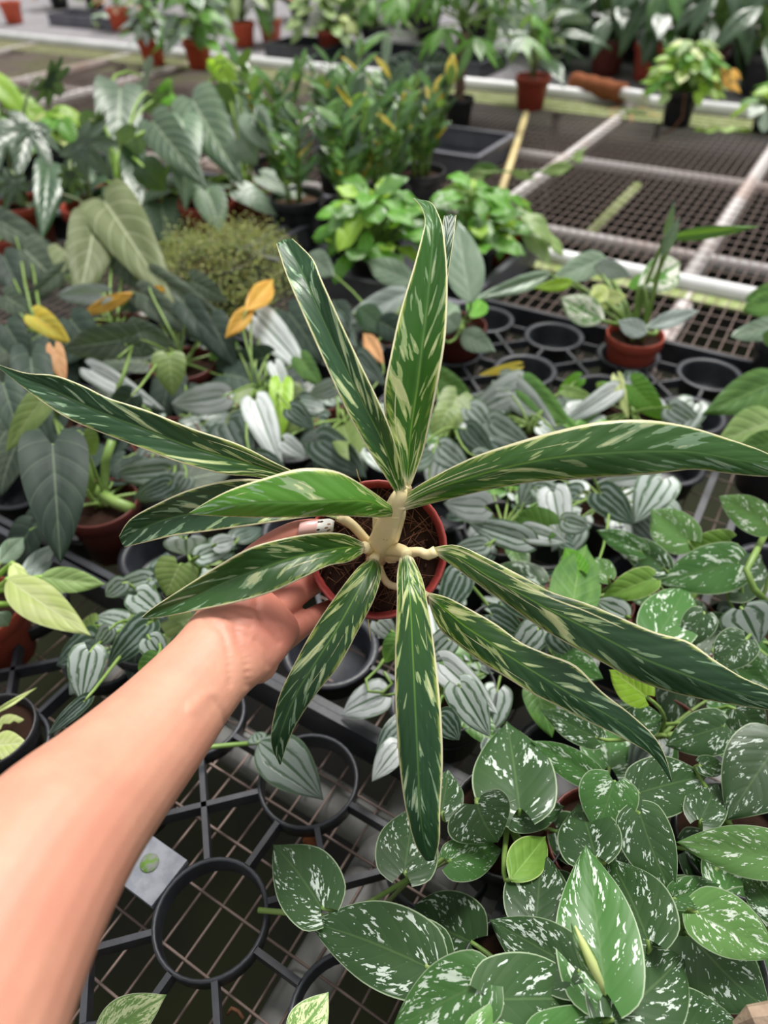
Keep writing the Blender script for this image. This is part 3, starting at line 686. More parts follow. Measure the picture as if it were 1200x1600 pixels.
def blob(x, y, d, r, sx=1., sy=1., sz=.7):
    c = P(x, y, d); b = len(mb.v); n = 16
    for i in range(9):
        th = math.pi*i/8
        for k in range(n):
            a = 2*math.pi*k/n
            mb.v.append(c + R_*r*sx*max(math.sin(th), .02)*math.cos(a) + U_*r*sy*max(math.sin(th), .02)*math.sin(a) + F_*r*sz*math.cos(th))
    for i in range(8):
        for k in range(n):
            a = b+i*n+k; q = b+i*n+(k+1) % n; mb.f.append((a, q, q+n, a+n))
    mb.f.append(tuple(b+k for k in range(n))[::-1]); mb.f.append(tuple(b+8*n+k for k in range(n)))
blob(398, 1032, .487, .017, 1, 1.0, .8)       # heel of the palm, little-finger side
blob(356, 970, .492, .017, 1, 1.1, .75)       # ball of the thumb
blob(430, 985, .504, .014, 1.1, 1.0, .6)
me = mb.mesh('arm_raw', None)
bm = bmesh.new(); bm.from_mesh(me); bmesh.ops.recalc_face_normals(bm, faces=bm.faces); bm.to_mesh(me); bm.free()
tmp = bpy.data.objects.new('arm_raw', me); C.objects.link(tmp)
rm = tmp.modifiers.new('r', 'REMESH'); rm.mode = 'VOXEL'; rm.voxel_size = .0017
sm = tmp.modifiers.new('s', 'SMOOTH'); sm.factor = .5; sm.iterations = 5
dg = bpy.context.evaluated_depsgraph_get(); ev = tmp.evaluated_get(dg); am = bpy.data.meshes.new_from_object(ev)
bpy.data.objects.remove(tmp)
# skin folds at the wrist and in the palm, pressed into the surface
folds = [([(335,955,.44),(365,968,.45),(372,1000,.45),(385,1030,.455),(388,1070,.46)], .0013, .0030),
         ([(318,968,.43),(345,985,.44),(356,1020,.45),(360,1068,.45)], .0009, .0022),
         ([(345,945,.44),(372,955,.45),(392,962,.46)], .0011, .0018), ([(350,962,.45),(378,972,.45),(392,978,.46)], .0010, .0018),
         ([(352,935,.45),(380,942,.46),(400,948,.46)], .0010, .0018), ([(358,980,.45),(376,990,.46),(388,996,.47)], .0008, .0018),
         ([(402,935,.49),(408,965,.49),(425,985,.49),(436,1002,.49)], .0014, .0024), ([(400,1000,.48),(415,1015,.48),(420,1040,.48)], .0010, .0024),
         ([(300,1108,.42),(318,1090,.43),(330,1085,.44)], -.0010, .0040), ([(330,1090,.44),(345,1110,.44),(352,1130,.44)], .0007, .002)]
FP = []
for pts, dep, wd in folds:
    FP.append(([(q[0], q[1]) for q in cr([p[:2] for p in pts], 16)], dep, wd))
palm = am.attributes.new('palm', 'FLOAT', 'POINT'); vals = []
nr = [v.normal.copy() for v in am.vertices]
for v, n_ in zip(am.vertices, nr):
    rel = v.co - CAM; d = rel.dot(F_); x = 600 + FOC*rel.dot(R_)/d; y = 800 - FOC*rel.dot(U_)/d
    if 290 < x < 450 and 920 < y < 1140 and n_.dot(CAM - v.co) > 0:
        off = 0
        for pts, dep, wd in FP:
            q = min((x-a)**2 + (y-b)**2 for a, b in pts); k = q**.5*d/FOC/wd
            if k < 3: off -= dep*math.exp(-k*k)
        v.co += n_*off
    t_ = (x-360)*.72 - (y-1010)*.69; vals.append(max(0, min(1, (t_+5)/75)))
palm.data.foreach_set('value', vals)
am.materials.clear(); am.materials.append(skin_mat()); am.polygons.foreach_set('use_smooth', [True]*len(am.polygons)); am.update()
person = put('person', am); person.data.name = 'arm_and_hand'
tag(person, 'bare left forearm and hand reaching in from the lower left to hold the red pot', 'person')
t = NT('printed_nail'); ob = t.gen(); sp = t.n('ShaderNodeSeparateXYZ'); t.lk(t.n('ShaderNodeUVMap').outputs[0], sp.inputs[0])
vz = t.n('ShaderNodeTexVoronoi'); t.lk(t.n('ShaderNodeUVMap').outputs[0], vz.inputs[0]); vz.inputs['Scale'].default_value = 5.5
tipc = t.mix(t.ss(vz.outputs['Distance'], .34, .30), (.80, .78, .74), t.mix(t.ss(t.noise(t.n('ShaderNodeUVMap').outputs[0], 4.), .45, .55), (.03, .022, .02), (.36, .16, .06)))
nailm = t.base(t.mix(t.ss(sp.outputs[0], .50, .54), (.78, .46, .42), tipc), .15, .6)
vs = []; uvs = []; fs = []
for i in range(13):
    u = i/12; cx, cy, cdp = 466+(521-466)*u, 829+(822-829)*u, .5030+.012*u - .003*math.sin(u*math.pi)
    hw = .0062*(1 if u < .8 else (1-((u-.8)/.2)**2*.35))
    for j in range(9):
        v = j/4-1; q = P(cx, cy, cdp) + (U_*.96+R_*.15)*(-v)*hw + F_*(.0035*v*v); vs.append(tuple(q)); uvs.append((u, (v+1)/2))
for i in range(12):
    for j in range(8):
        a = i*9+j; fs.append((a, a+1, a+10, a+9))
nm = bpy.data.meshes.new('nail'); nm.from_pydata(vs, [], fs); nm.materials.append(nailm); ul = nm.uv_layers.new(name='UVMap')
ul.data.foreach_set('uv', [c for l in nm.loops for c in uvs[l.vertex_index]]); nm.polygons.foreach_set('use_smooth', [True]*len(nm.polygons))
no = put('nail', nm, person); no['label'] = 'long thumbnail with a spotted white, brown and black tip'
sf = no.modifiers.new('thickness', 'SOLIDIFY'); sf.thickness = .0006; sf.offset = 0

# ------------------------------------------------------------------ plants whose leaves are placed one by one
def root_at(x, y, h): g = G(x, y, h); return Vector((g.x, g.y, 0))
def group(roots, leaves, h0, dh, shape, mat, fill=0, fillmat=None, pet='petiole', pr=.0016, drop=.02, lsize=.06, fillr=.07):
    """roots: (label, name, px, py, h, pot material, pot radius, z of pot base); leaves: (bx,by,tx,ty,w[,mat[,dh_base,dh_tip[,shape]]])"""
    rr = []
    for (label, name, x, y, h, pm, pr_, pz) in roots:
        g = root_at(x, y, h); t = thing(name, label, 'plant', g + Vector((0, 0, pz)))
        if pm: add_pot(t, g + Vector((0, 0, pz)), pr_, pm)
        rr.append((t, g, (x, y), pz + pr_*1.5 if pm else pz))
    n = len(leaves)
    for i, lf in enumerate(leaves):
        bx, by, tx, ty, w = lf[:5]; mt = lf[5] if len(lf) > 5 and lf[5] else mat
        hb = h0 + dh*i/max(n-1, 1) + (lf[6] if len(lf) > 6 else 0); ht = hb - drop + (lf[7] if len(lf) > 7 else 0)
        sh = lf[8] if len(lf) > 8 else shape
        b = G(bx, by, hb); e = G(tx, ty, ht); d = e-b; mid = (b+e)/2
        t = min(rr, key=lambda q: (q[2][0]-bx)**2 + (q[2][1]-by)**2)
        wd = w*(mid-CAM).dot(F_)/FOC; L = d.length
        add_leaf(t[0], sh, mt, b, d, CAM-mid, L, wd, t[1]+Vector((random.uniform(-.012, .012), random.uniform(-.012, .012), t[3])), pet, pr)
    for t in rr:
        for k in range(fill):
            a = random.uniform(0, 6.28); rad = fillr*math.sqrt(random.random()); hh = random.uniform(.15, .6)*h0
            b = t[1] + Vector((rad*math.cos(a), rad*math.sin(a), max(hh, t[3]+.01))); d = Vector((math.cos(a), math.sin(a), random.uniform(-.8, .1)))
            s = lsize*random.uniform(.7, 1.2)
            add_leaf(t[0], shape, random.choice(fillmat or [mat]), b, d, Vector((0, -.3, 1)), s, s*.72, t[1]+Vector((0, 0, t[3])), pet, pr)
    return rr

PZ = -.040
# --- satin vines, lower right
group([('satin vine at the bottom right with a big upright leaf and a rolled one', 'satin_vine', 930, 1450, .09, 'pot_black', .05, PZ),
       ('satin vine near the bottom centre trailing two leaves over the empty tray', 'satin_vine', 830, 1525, .07, 'pot_black', .05, PZ),
       ('satin vine in the bottom right corner with a lime leaf on a yellow-green stalk', 'satin_vine', 1120, 1470, .09, 'pot_black', .05, PZ),
       ('satin vine below the leaf tips with a small notched lime-edged leaf', 'satin_vine', 965, 1275, .09, 'pot_dark', .05, PZ),
       ('satin vine with one very broad dark leaf beside the hanging blade', 'satin_vine', 800, 1250, .08, 'pot_black', .05, PZ),
       ('satin vine at the right edge with heavily silvered leaf above a pale oblong one', 'satin_vine', 1180, 1270, .09, 'pot_black', .05, PZ)],
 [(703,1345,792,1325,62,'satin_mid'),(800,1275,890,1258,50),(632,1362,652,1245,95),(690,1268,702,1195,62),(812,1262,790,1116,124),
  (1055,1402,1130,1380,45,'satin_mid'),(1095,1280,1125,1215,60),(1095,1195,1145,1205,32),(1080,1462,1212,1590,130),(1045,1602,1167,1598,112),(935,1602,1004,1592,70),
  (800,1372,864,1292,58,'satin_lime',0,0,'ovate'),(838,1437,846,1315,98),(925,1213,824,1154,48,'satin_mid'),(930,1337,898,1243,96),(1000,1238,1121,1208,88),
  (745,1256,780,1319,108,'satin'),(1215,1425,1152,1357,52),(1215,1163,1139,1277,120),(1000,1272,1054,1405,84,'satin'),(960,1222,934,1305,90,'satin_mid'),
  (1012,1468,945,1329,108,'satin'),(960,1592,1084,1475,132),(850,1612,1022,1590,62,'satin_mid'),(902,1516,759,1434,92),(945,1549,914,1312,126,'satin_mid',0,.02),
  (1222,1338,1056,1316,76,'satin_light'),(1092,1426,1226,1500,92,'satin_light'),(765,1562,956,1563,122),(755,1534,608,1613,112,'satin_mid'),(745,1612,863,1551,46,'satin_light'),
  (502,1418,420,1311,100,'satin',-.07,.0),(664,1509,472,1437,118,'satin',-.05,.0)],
 .085, .05, 'satin', 'satin', 3, ['satin', 'satin', 'satin_mid'], lsize=.07, pr=.0018)
# --- spotted vines, right middle
group([('spotted vine at the right middle with rounded leaves held flat', 'spotted_vine', 1075, 930, .09, 'pot_dark', .05, PZ),
       ('spotted vine at the right edge with an arching pale stalk', 'spotted_vine', 1190, 950, .09, 'pot_black', .05, PZ),
       ('spotted vine between the silver leaves and the long blade with a backlit upright leaf', 'spotted_vine', 930, 900, .08, 'pot_dark', .05, PZ),
       ('spotted vine with a lime cupped leaf between the two lower right blades', 'spotted_vine', 1035, 1150, .03, 'pot_dark', .044, PZ)],
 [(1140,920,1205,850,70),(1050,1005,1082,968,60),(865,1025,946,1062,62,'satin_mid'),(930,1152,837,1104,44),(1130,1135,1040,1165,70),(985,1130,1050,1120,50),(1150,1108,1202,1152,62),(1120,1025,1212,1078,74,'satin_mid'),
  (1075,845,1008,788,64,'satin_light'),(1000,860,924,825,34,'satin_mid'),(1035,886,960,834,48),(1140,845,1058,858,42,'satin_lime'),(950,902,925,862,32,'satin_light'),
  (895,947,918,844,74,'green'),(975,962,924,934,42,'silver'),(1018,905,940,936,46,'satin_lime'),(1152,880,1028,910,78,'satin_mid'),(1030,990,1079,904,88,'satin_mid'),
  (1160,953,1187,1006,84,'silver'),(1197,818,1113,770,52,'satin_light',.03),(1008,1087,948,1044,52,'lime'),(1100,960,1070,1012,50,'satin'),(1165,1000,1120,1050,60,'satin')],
 .085, .04, 'satin', 'satin', 6, ['satin', 'satin_mid', 'silver_dark'], lsize=.065)
# --- silver striped vines, centre and right
group([('silver-striped vine right of the held pot with upright pale leaves', 'silver_vine', 790, 800, .07, 'pot_black', .05, PZ),
       ('silver-striped vine behind the right blade with bright green backlit leaves', 'silver_vine', 830, 640, .07, 'pot_black', .05, PZ),
       ('silver-striped vine under the right blade next to the black tray gap', 'silver_vine', 950, 760, .07, 'pot_black', .05, PZ),
       ('silver-striped vine behind the tall blades with two olive leaves', 'silver_vine', 705, 660, .06, 'pot_black', .05, PZ),
       ('silver-striped vine in the tray row behind with a yellow folded leaf', 'silver_vine', 990, 630, .06, 'pot_black', .05, PZ),
       ('silver-striped vine below the held pot with a curled tendril', 'silver_vine', 700, 1060, .06, 'pot_black', .05, PZ),
       ('silver-striped vine under the lower right blades', 'silver_vine', 800, 980, .06, 'pot_black', .05, PZ)],
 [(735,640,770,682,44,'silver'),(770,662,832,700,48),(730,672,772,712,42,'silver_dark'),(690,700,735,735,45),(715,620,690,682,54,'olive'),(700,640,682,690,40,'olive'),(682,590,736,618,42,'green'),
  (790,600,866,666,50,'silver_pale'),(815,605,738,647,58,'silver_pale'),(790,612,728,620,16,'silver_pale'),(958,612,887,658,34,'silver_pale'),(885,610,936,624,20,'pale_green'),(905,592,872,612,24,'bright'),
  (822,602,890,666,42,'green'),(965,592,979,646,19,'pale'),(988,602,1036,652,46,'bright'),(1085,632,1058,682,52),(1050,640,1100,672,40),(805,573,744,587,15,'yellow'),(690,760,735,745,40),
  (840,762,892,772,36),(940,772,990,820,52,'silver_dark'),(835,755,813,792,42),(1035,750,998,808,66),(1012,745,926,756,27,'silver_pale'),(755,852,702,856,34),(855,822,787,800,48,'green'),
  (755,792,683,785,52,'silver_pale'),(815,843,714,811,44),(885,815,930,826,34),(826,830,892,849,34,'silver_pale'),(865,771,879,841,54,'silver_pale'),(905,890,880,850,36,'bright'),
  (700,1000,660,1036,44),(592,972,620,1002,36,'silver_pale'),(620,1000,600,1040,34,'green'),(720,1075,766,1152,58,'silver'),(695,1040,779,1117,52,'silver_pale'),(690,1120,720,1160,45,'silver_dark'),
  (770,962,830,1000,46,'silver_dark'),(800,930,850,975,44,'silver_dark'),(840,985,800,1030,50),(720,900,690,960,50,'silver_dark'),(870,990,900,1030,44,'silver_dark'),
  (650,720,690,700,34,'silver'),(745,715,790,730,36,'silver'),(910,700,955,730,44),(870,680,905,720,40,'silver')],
 .065, .05, 'heart', 'silver', 14, ['silver', 'silver_dark', 'silver_pale', 'green'], lsize=.05, pr=.0013, fillr=.085)
# --- silver striped vines, left
group([('silver-striped vine left of the held pot with hanging orange-edged yellow leaf', 'silver_vine', 400, 580, .08, 'pot_dark', .05, PZ),
       ('silver-striped vine behind the long left blade with two white leaves', 'silver_vine', 250, 650, .08, 'pot_dark', .05, PZ),
       ('silver-striped vine behind the upper left blade with a tan furled leaf', 'silver_vine', 540, 640, .07, 'pot_dark', .05, PZ),
       ('silver-striped vine in the left tray beside the wrist', 'silver_vine', 225, 965, .06, 'pot_black', .045, PZ),
       ('silver-striped vine with a white ruffled leaf under the dark left blade', 'silver_vine', 300, 880, .06, 'pot_black', .045, PZ)],
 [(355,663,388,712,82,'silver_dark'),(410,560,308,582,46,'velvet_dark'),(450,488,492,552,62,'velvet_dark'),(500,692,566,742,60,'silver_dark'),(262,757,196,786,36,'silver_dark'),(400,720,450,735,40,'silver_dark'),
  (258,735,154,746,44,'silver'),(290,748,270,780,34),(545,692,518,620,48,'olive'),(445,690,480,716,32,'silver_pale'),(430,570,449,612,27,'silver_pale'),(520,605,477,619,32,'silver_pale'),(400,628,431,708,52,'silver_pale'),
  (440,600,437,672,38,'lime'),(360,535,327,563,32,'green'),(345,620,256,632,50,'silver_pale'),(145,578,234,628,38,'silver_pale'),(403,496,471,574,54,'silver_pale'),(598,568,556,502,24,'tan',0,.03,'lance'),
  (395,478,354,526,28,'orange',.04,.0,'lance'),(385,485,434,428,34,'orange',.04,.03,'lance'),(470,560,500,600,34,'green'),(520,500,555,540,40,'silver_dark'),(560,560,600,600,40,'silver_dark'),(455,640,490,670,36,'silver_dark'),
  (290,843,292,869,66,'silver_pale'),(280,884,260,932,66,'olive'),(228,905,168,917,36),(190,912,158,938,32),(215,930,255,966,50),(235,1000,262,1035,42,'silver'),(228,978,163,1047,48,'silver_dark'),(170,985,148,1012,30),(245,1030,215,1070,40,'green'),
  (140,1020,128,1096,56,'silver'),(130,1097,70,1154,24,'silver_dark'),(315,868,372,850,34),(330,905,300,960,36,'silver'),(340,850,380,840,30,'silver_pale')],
 .065, .05, 'heart', 'silver', 14, ['silver', 'silver_dark', 'olive', 'velvet_dark'], lsize=.05, pr=.0015, fillr=.085)
lone = group([('single silver-mottled leaf on a long stalk below the hanging left blade', 'silver_cutting', 205, 1235, .0, 'pot_black', .045, PZ)],
 [(405,1160,501,1246,80,'silver',0,0,'ovate')], .02, .0, 'ovate', 'silver', drop=.0, pr=.0022)
b_ = G(404, 1160, .021); e_ = G(397, 1141, .02); add_leaf(lone[0][0], 'ovate', 'silver', b_, e_-b_, CAM-b_, (e_-b_).length, .02)
# --- velvet plants, left
group([('dark velvet-leaved plant on the left with large olive backlit hearts', 'velvet_plant', 160, 430, .15, 'pot_dark', .055, PZ),
       ('dark velvet-leaved plant at the left edge behind the others', 'velvet_plant', 30, 440, .15, 'pot_dark', .055, PZ),
       ('grey velvet-leaved plant left of the tiny-leaved ground cover', 'velvet_plant', 270, 500, .13, 'pot_dark', .055, PZ),
       ('velvet-leaved plant with a cupped yellow-olive leaf at the left edge', 'velvet_plant', 60, 590, .12, 'pot_dark', .055, PZ),
       ('velvet-leaved plant with one huge dark heart leaf and thick pale stems', 'velvet_plant', 150, 770, .06, 'pot_dark', .050, PZ)],
 [(0,345,90,402,44),(38,390,88,438,66),(95,425,38,477,28),(8,463,52,494,38),(5,400,30,460,50,'velvet_dark'),(10,510,40,560,50,'velvet_dark'),(110,500,150,550,60,'velvet_dark'),(300,440,352,470,40),(330,500,360,560,50,'velvet_dark'),
  (163,315,232,420,92,'velvet_olive',.05,.04),(100,390,130,456,50,'velvet_olive'),(147,350,128,443,76,'velvet_olive',.03,.02),(190,405,232,452,50),(245,436,352,508,40),(222,459,300,522,44),(290,478,338,548,44,'velvet_dark'),(210,512,274,542,34),
  (155,460,73,463,32,'silvery'),(208,458,124,494,22,'orange',0,0,'lance'),(240,447,262,462,14,'orange',0,0,'lance'),(200,530,80,547,54,'velvet'),(200,540,250,552,30,'velvet'),(265,558,270,610,52,'olive'),(55,494,104,532,38,'yellow'),
  (48,560,62,702,62,'velvet_dark'),(85,545,100,600,26,'tan'),(70,620,12,702,44,'olive'),(130,680,150,713,42,'olive'),(5,600,30,680,50,'velvet_dark'),(205,620,165,660,44,'velvet_dark'),(82,695,92,840,104,'velvet_dark',.02,.0)],
 .10, .05, 'heart', 'velvet', 8, ['velvet', 'velvet_dark'], 'petiole', .0018, .03, .09, .10)
# --- pale plant at the left edge
group([('pale yellow-green plant in a red pot at the left edge', 'pale_plant', -40, 945, .05, 'pot', .050, PZ)],
 [(0,878,46,832,32,'grey_green'),(60,935,120,905,26,'grey_green'),(-5,960,15,980,30,'grey_green'),(35,897,98,844,28,'silvery'),(45,905,92,870,18,'silvery'),(65,902,164,913,40,'pale_green'),(20,880,45,935,26,'pale'),(12,905,131,986,62,'pale')],
 .075, .03, 'ovate', 'pale', pet='petiole_lime', pr=.003, drop=.02)
group([('whitish curled seedling in a black ring at the lower left edge', 'pale_seedling', 5, 1165, .0, 'pot_black', .042, PZ)],
 [(-5,1135,42,1128,34,'pale'),(-10,1165,40,1160,44,'pale'),(-15,1118,48,1080,9,'pale',0,.02,'lance')], .02, .02, 'ovate', 'pale', drop=.0)
group([('cream-and-green variegated leaf rising at the bottom edge left of the tray rings', 'variegated_cutting', 100, 1790, .0, 'pot_black', .045, PZ)],
 [(150,1628,258,1556,70,'cream_varieg')], .05, .0, 'ovate', 'cream_varieg', drop=-.01)
group([('cream-edged green leaf tip rising at the bottom edge by the grey pipe', 'variegated_cutting', 430, 1800, .0, 'pot_black', .045, PZ)],
 [(455,1628,512,1552,62,'cream_varieg')], .05, .0, 'ovate', 'cream_varieg', drop=-.01)
# --- small variegated plant on the far side of the tray
group([('small white-and-green variegated plant in a red pot on the black tray', 'variegated_plant', 985, 556, .0, 'pot', .050, -.040)],
 [(945,402,866,437,42,'grey_green'),(860,428,746,466,26,'grey_green'),(940,500,868,462,46,'variegated'),(930,415,985,430,30,'silvery'),(895,440,835,450,20,'lime'),(925,468,985,462,30,'pale'),(945,470,920,440,30,'pale'),(1012,512,1111,480,26,'silvery'),
  (1005,448,988,420,36,'bright'),(1005,445,1091,394,56,'variegated'),(1035,400,1060,345,18,'grey_green',.06,.06,'lance'),(1045,372,1156,358,20,'green',.06,.06,'lance'),(1010,520,960,500,30,'silvery'),(1040,375,1050,330,14,'grey_green',.06,.06,'lance')],
 .09, .05, 'ovate', 'variegated', pet='petiole', pr=.0030, drop=.0)
# --- small plant in front of the tall blades, right
group([('small grey-leaved plant in a dark red pot at the end of the cup tray', 'grey_plant', 715, 545, .0, 'pot_dark', .05, -.035)],
 [(735,470,714,337,60,'grey_green',.06,.10,'ovate'),(690,500,725,470,40,'grey_green'),(722,520,768,546,38,'grey_green'),(715,512,690,490,40,'grey_green'),(738,495,760,450,34,'bright'),(690,530,660,500,32,'green')],
 .08, .02, 'ovate', 'grey_green', drop=.0, pr=.002)
group([('grey lance-leaved plant between the upper blades', 'lance_plant', 600, 520, .05, 'pot_black', .05, -.035)],
 [(640,455,536,506,42,'silvery'),(645,440,560,403,42,'grey_green'),(640,470,700,440,34,'grey_green'),(560,480,600,520,40,'dark'),(520,470,545,520,40,'velvet_dark'),(590,500,640,530,44,'velvet_dark'),(480,400,520,430,44,'grey_green')],
 .09, .02, 'ovate', 'grey_green', 6, ['dark', 'velvet_dark'], drop=.01)
# --- right edge plants
group([('big soft pale-green leaved plant at the right edge beside the cup tray', 'broad_plant', 1225, 690, .05, 'pot_black', .055, -.035)],
 [(1215,655,1125,690,64,'pale_green'),(1225,590,1108,642,66,'green'),(1225,690,1150,700,44,'green')], .10, .02, 'ovate', 'pale_green', drop=.02, pr=.003)
group([('round-leaved green plant cut by the right edge near the white rail', 'round_plant', 1225, 560, .02, 'pot_black', .055, -.035)],
 [(1215,470,1168,482,40,'green'),(1222,505,1145,525,36,'grey_green'),(1222,452,1172,466,30,'green'),(1222,535,1190,520,30,'green')], .09, .02, 'round', 'green', drop=.0, pr=.002)

# rolled new leaf of the satin vine, curl of tendril, cut stalk
satin1 = bpy.data.objects['satin_vine']
ro = put('rolled_leaf', MB().tube([G(943,1552,.13), G(938,1535,.14), G(925,1505,.15), G(911,1475,.155), G(898,1446,.16)], [.0010, .0022, .0032, .0024, .0004], 14).mesh('rolled_leaf', MT['pale']), satin1)
put('leaf_flap', leaf_mesh('lance', 'satin_light', 0), ro, frame(G(938,1540,.14), G(896,1450,.158)-G(938,1540,.14), CAM-G(915,1500,.14), (G(896,1450,.158)-G(938,1540,.14)).length, .011))
ob_ = [o for o in bpy.data.objects if o.get('label', '').startswith('silver-striped vine below the held pot')][0]
put('tendril', MB().tube([G(*q) for q in ((600,1030,.05),(590,1045,.05),(572,1062,.05),(575,1080,.05),(598,1082,.05),(612,1068,.05),(600,1050,.06))], .0017, 8).mesh('tendril', MT['petiole']), ob_)
ob_ = [o for o in bpy.data.objects if o.get('label', '').startswith('satin vine near the bottom centre')][0]
put('cut_stalk', MB().tube([G(404,1422,.005), G(450,1426,.01), G(500,1432,.02), G(600,1450,.03), G(730,1470,.02)], .0024, 8).mesh('cut_stalk', MT['petiole']), ob_)
put('stalk', MB().tube([G(600,1415,.03), G(640,1375,.03), G(705,1342,.06)], .002, 8).mesh('stalk', MT['petiole_dark']), ob_)
ob_ = [o for o in bpy.data.objects if o.get('label', '').startswith('spotted vine at the right edge')][0]
put('stalk', MB().tube([G(1195,835,.12), G(1180,865,.13), G(1166,890,.13), G(1178,920,.12), G(1202,945,.10)], .0034, 10).mesh('stalk', MT['petiole']), ob_)
ob_ = [o for o in bpy.data.objects if o.get('label', '').startswith('velvet-leaved plant with one huge')][0]
for pts, r_ in (([(118,675,.12),(128,710,.10),(140,750,.07),(148,775,.04)], .0065), ([(175,688,.11),(165,720,.09),(163,760,.05),(170,790,.04)], .0055), ([(148,765,.05),(180,785,.045),(205,795,.045)], .0075), ([(185,560,.14),(205,540,.14),(195,580,.12),(180,620,.1)], .003)):
    put('stalk', MB().tube([G(*q) for q in pts], r_, 12).mesh('stalk', MT['petiole']), ob_)
tag(put('bark_chip', MB().tube([G(1150,1602,.10), G(1175,1590,.11), G(1215,1585,.11)], [.003, .007, .008], 7).mesh('bark_chip', MT['bark'], False), None), 'rough brown bark chip in the bottom right corner', 'bark')
tag(put('dry_clump', MB().tube([G(482,1300,MZ+.012), G(487,1308,MZ+.02), G(495,1318,MZ+.016)], [.004, .010, .003], 7).mesh('dry_clump', MT['coir'], False)), 'small rusty brown clump of coir on the grey pipe', 'debris')
tag(put('dry_twig', MB().tube([G(355,1585,MZ+.006), G(362,1575,MZ+.010), G(372,1580,MZ+.008), G(380,1592,MZ+.006)], .0016, 6).mesh('dry_twig', MT['fiber'])), 'curled dry twig on the mesh at the bottom edge', 'debris')

# ------------------------------------------------------------------ background plants
def rosette(name, label, x, y, pot, r, n, L, wr, hmin, hmax, spread, shape, mats, z=MZ+.003, droop=(.1, .8), pet='petiole', pr=.002, group=None, soil='soil', hs=1., up=(0, -.3, 1)):
    g = G(x, y, z); t = thing(name, label, 'plant', g, group)
    top = 0
    if pot: add_pot(t, g, r, pot, soil, None, hs); top = r*1.45*hs
    cr_ = g + Vector((0, 0, top))
    for i in range(n):
        f = (i+.5)/n; a = i*2.39996 + random.uniform(-.4, .4); h = top + hmin + (hmax-hmin)*(1-f)*random.uniform(.8, 1.1); rad = spread*math.sqrt(f)*random.uniform(.7, 1.1)
        b = g + Vector((rad*math.cos(a)*.75, rad*math.sin(a)*.75, h))
        d = Vector((math.cos(a), math.sin(a), -random.uniform(*droop))); s = L*random.uniform(.75, 1.2)
        add_leaf(t, shape, random.choice(mats), b, d, Vector(up) + Vector((math.cos(a), math.sin(a), 0))*.2, s, s*wr, cr_, pet, pr)
    return t, g, top
# far bench, left to right
t, g, top = rosette('empty_pot', 'orange-red pot without foliage standing alone at the far left', 24, 36, 'pot_orange', .072, 0, .1, .5, 0, 0, .1, 'ovate', ['green'])
t['category'] = 'pot'
rosette('pink_plant', 'red pot with pinkish orange foliage at the far left back', 190, 47, 'pot_orange', .07, 16, .12, .45, .03, .2, .12, 'ovate', ['pink', 'pink', 'tan', 'green'])
rosette('pale_plantlet', 'low cream-and-green plantlet beside the pink-leaved pot', 158, 42, 'pot_black', .03, 14, .09, .5, .0, .03, .06, 'ovate', ['cream_varieg', 'grey_green'])
rosette('silvery_plant', 'bushy silvery green plant in the left of the two red pots on the far mesh', 242, 101, 'pot_orange', .068, 44, .085, .42, .02, .20, .13, 'ovate', ['grey_green', 'green', 'green', 'silvery'])
rosette('leafy_plant', 'lush green plant in the right of the two red pots on the far mesh', 313, 106, 'pot_orange', .070, 40, .13, .5, .03, .28, .17, 'ovate', ['green', 'green', 'grey_green', 'bright'])
rosette('drooping_plant', 'white-streaked drooping plant in a red pot behind the far rail', 383, 72, 'pot_orange', .068, 36, .17, .36, .08, .28, .16, 'lance', ['cream_varieg', 'grey_green', 'cream_varieg', 'green'], droop=(.4, 1.4))
rosette('bronze_plant', 'dark stemmed plant in a red pot half hidden by creamy leaves', 425, 67, 'pot_orange', .066, 16, .13, .5, .1, .3, .1, 'ovate', ['pink', 'silver_dark', 'grey_green'])
t, g, top = rosette('creamy_plant', 'creamy yellow small-leaved plant in a bright red pot on the far rail', 517, 87, 'pot', .068, 80, .075, .75, .02, .24, .26, 'round', ['cream_varieg', 'pale_green', 'pale', 'cream_varieg'])
add_leaf(t, 'lance', 'orange', g+Vector((-.06, -.05, .36)), Vector((.05, -.2, -1)), Vector((0, -1, .2)), .10, .03, None)
rosette('fern_bush', 'light green bush behind the rail left of the money tree', 585, 84, 'pot_black', .07, 46, .12, .4, .05, .3, .2, 'ovate', ['bright', 'green', 'cream_varieg', 'grey_green'])
rosette('fern_bush', 'light green bush far behind the money tree', 668, 60, 'pot_black', .08, 46, .15, .4, .05, .35, .25, 'lance', ['bright', 'green', 'lime', 'green'])
for i, (x, y, pm, lab) in enumerate(((870, 108, 'pot_black', 'dark glossy plant in a black pot behind the rail, right of the red-potted lily'),
        (945, 116, 'pot_dark', 'dark glossy plant in a red pot behind the coir pole'), (1012, 124, 'pot', 'dark glossy plant in a red pot left of the yellow-green trailing plant'),
        (1095, 134, 'pot_dark', 'dark glossy plant in a dark red pot behind the yellow-green trailing plant'), (1180, 148, 'pot_black', 'dark glossy plant in a black pot at the upper right edge'))):
    rosette('dark_lily', lab, x, y, pm, .085, 24, .21, .38, .08, .30, .20, 'lance', ['dark', 'dark', 'dark', 'zz'], group=None, droop=(.2, 1.1))
for x, y, lab in ((745, 78, 'back row dark plant right of the money tree crown'), (835, 78, 'back row dark plant above the red-potted lily'), (905, 84, 'back row dark plant above the coir pole'), (985, 92, 'back row dark plant with upright leaves near the top edge'), (1070, 100, 'back row dark plant above the yellow-green plant'), (1150, 108, 'back row dark plant near the top right corner')):
    rosette('dark_lily', lab, x, y, 'pot_black', .09, 26, .25, .36, .15, .50, .24, 'lance', ['dark', 'dark', 'dark', 'zz', 'grey_green'], droop=(.1, .9))
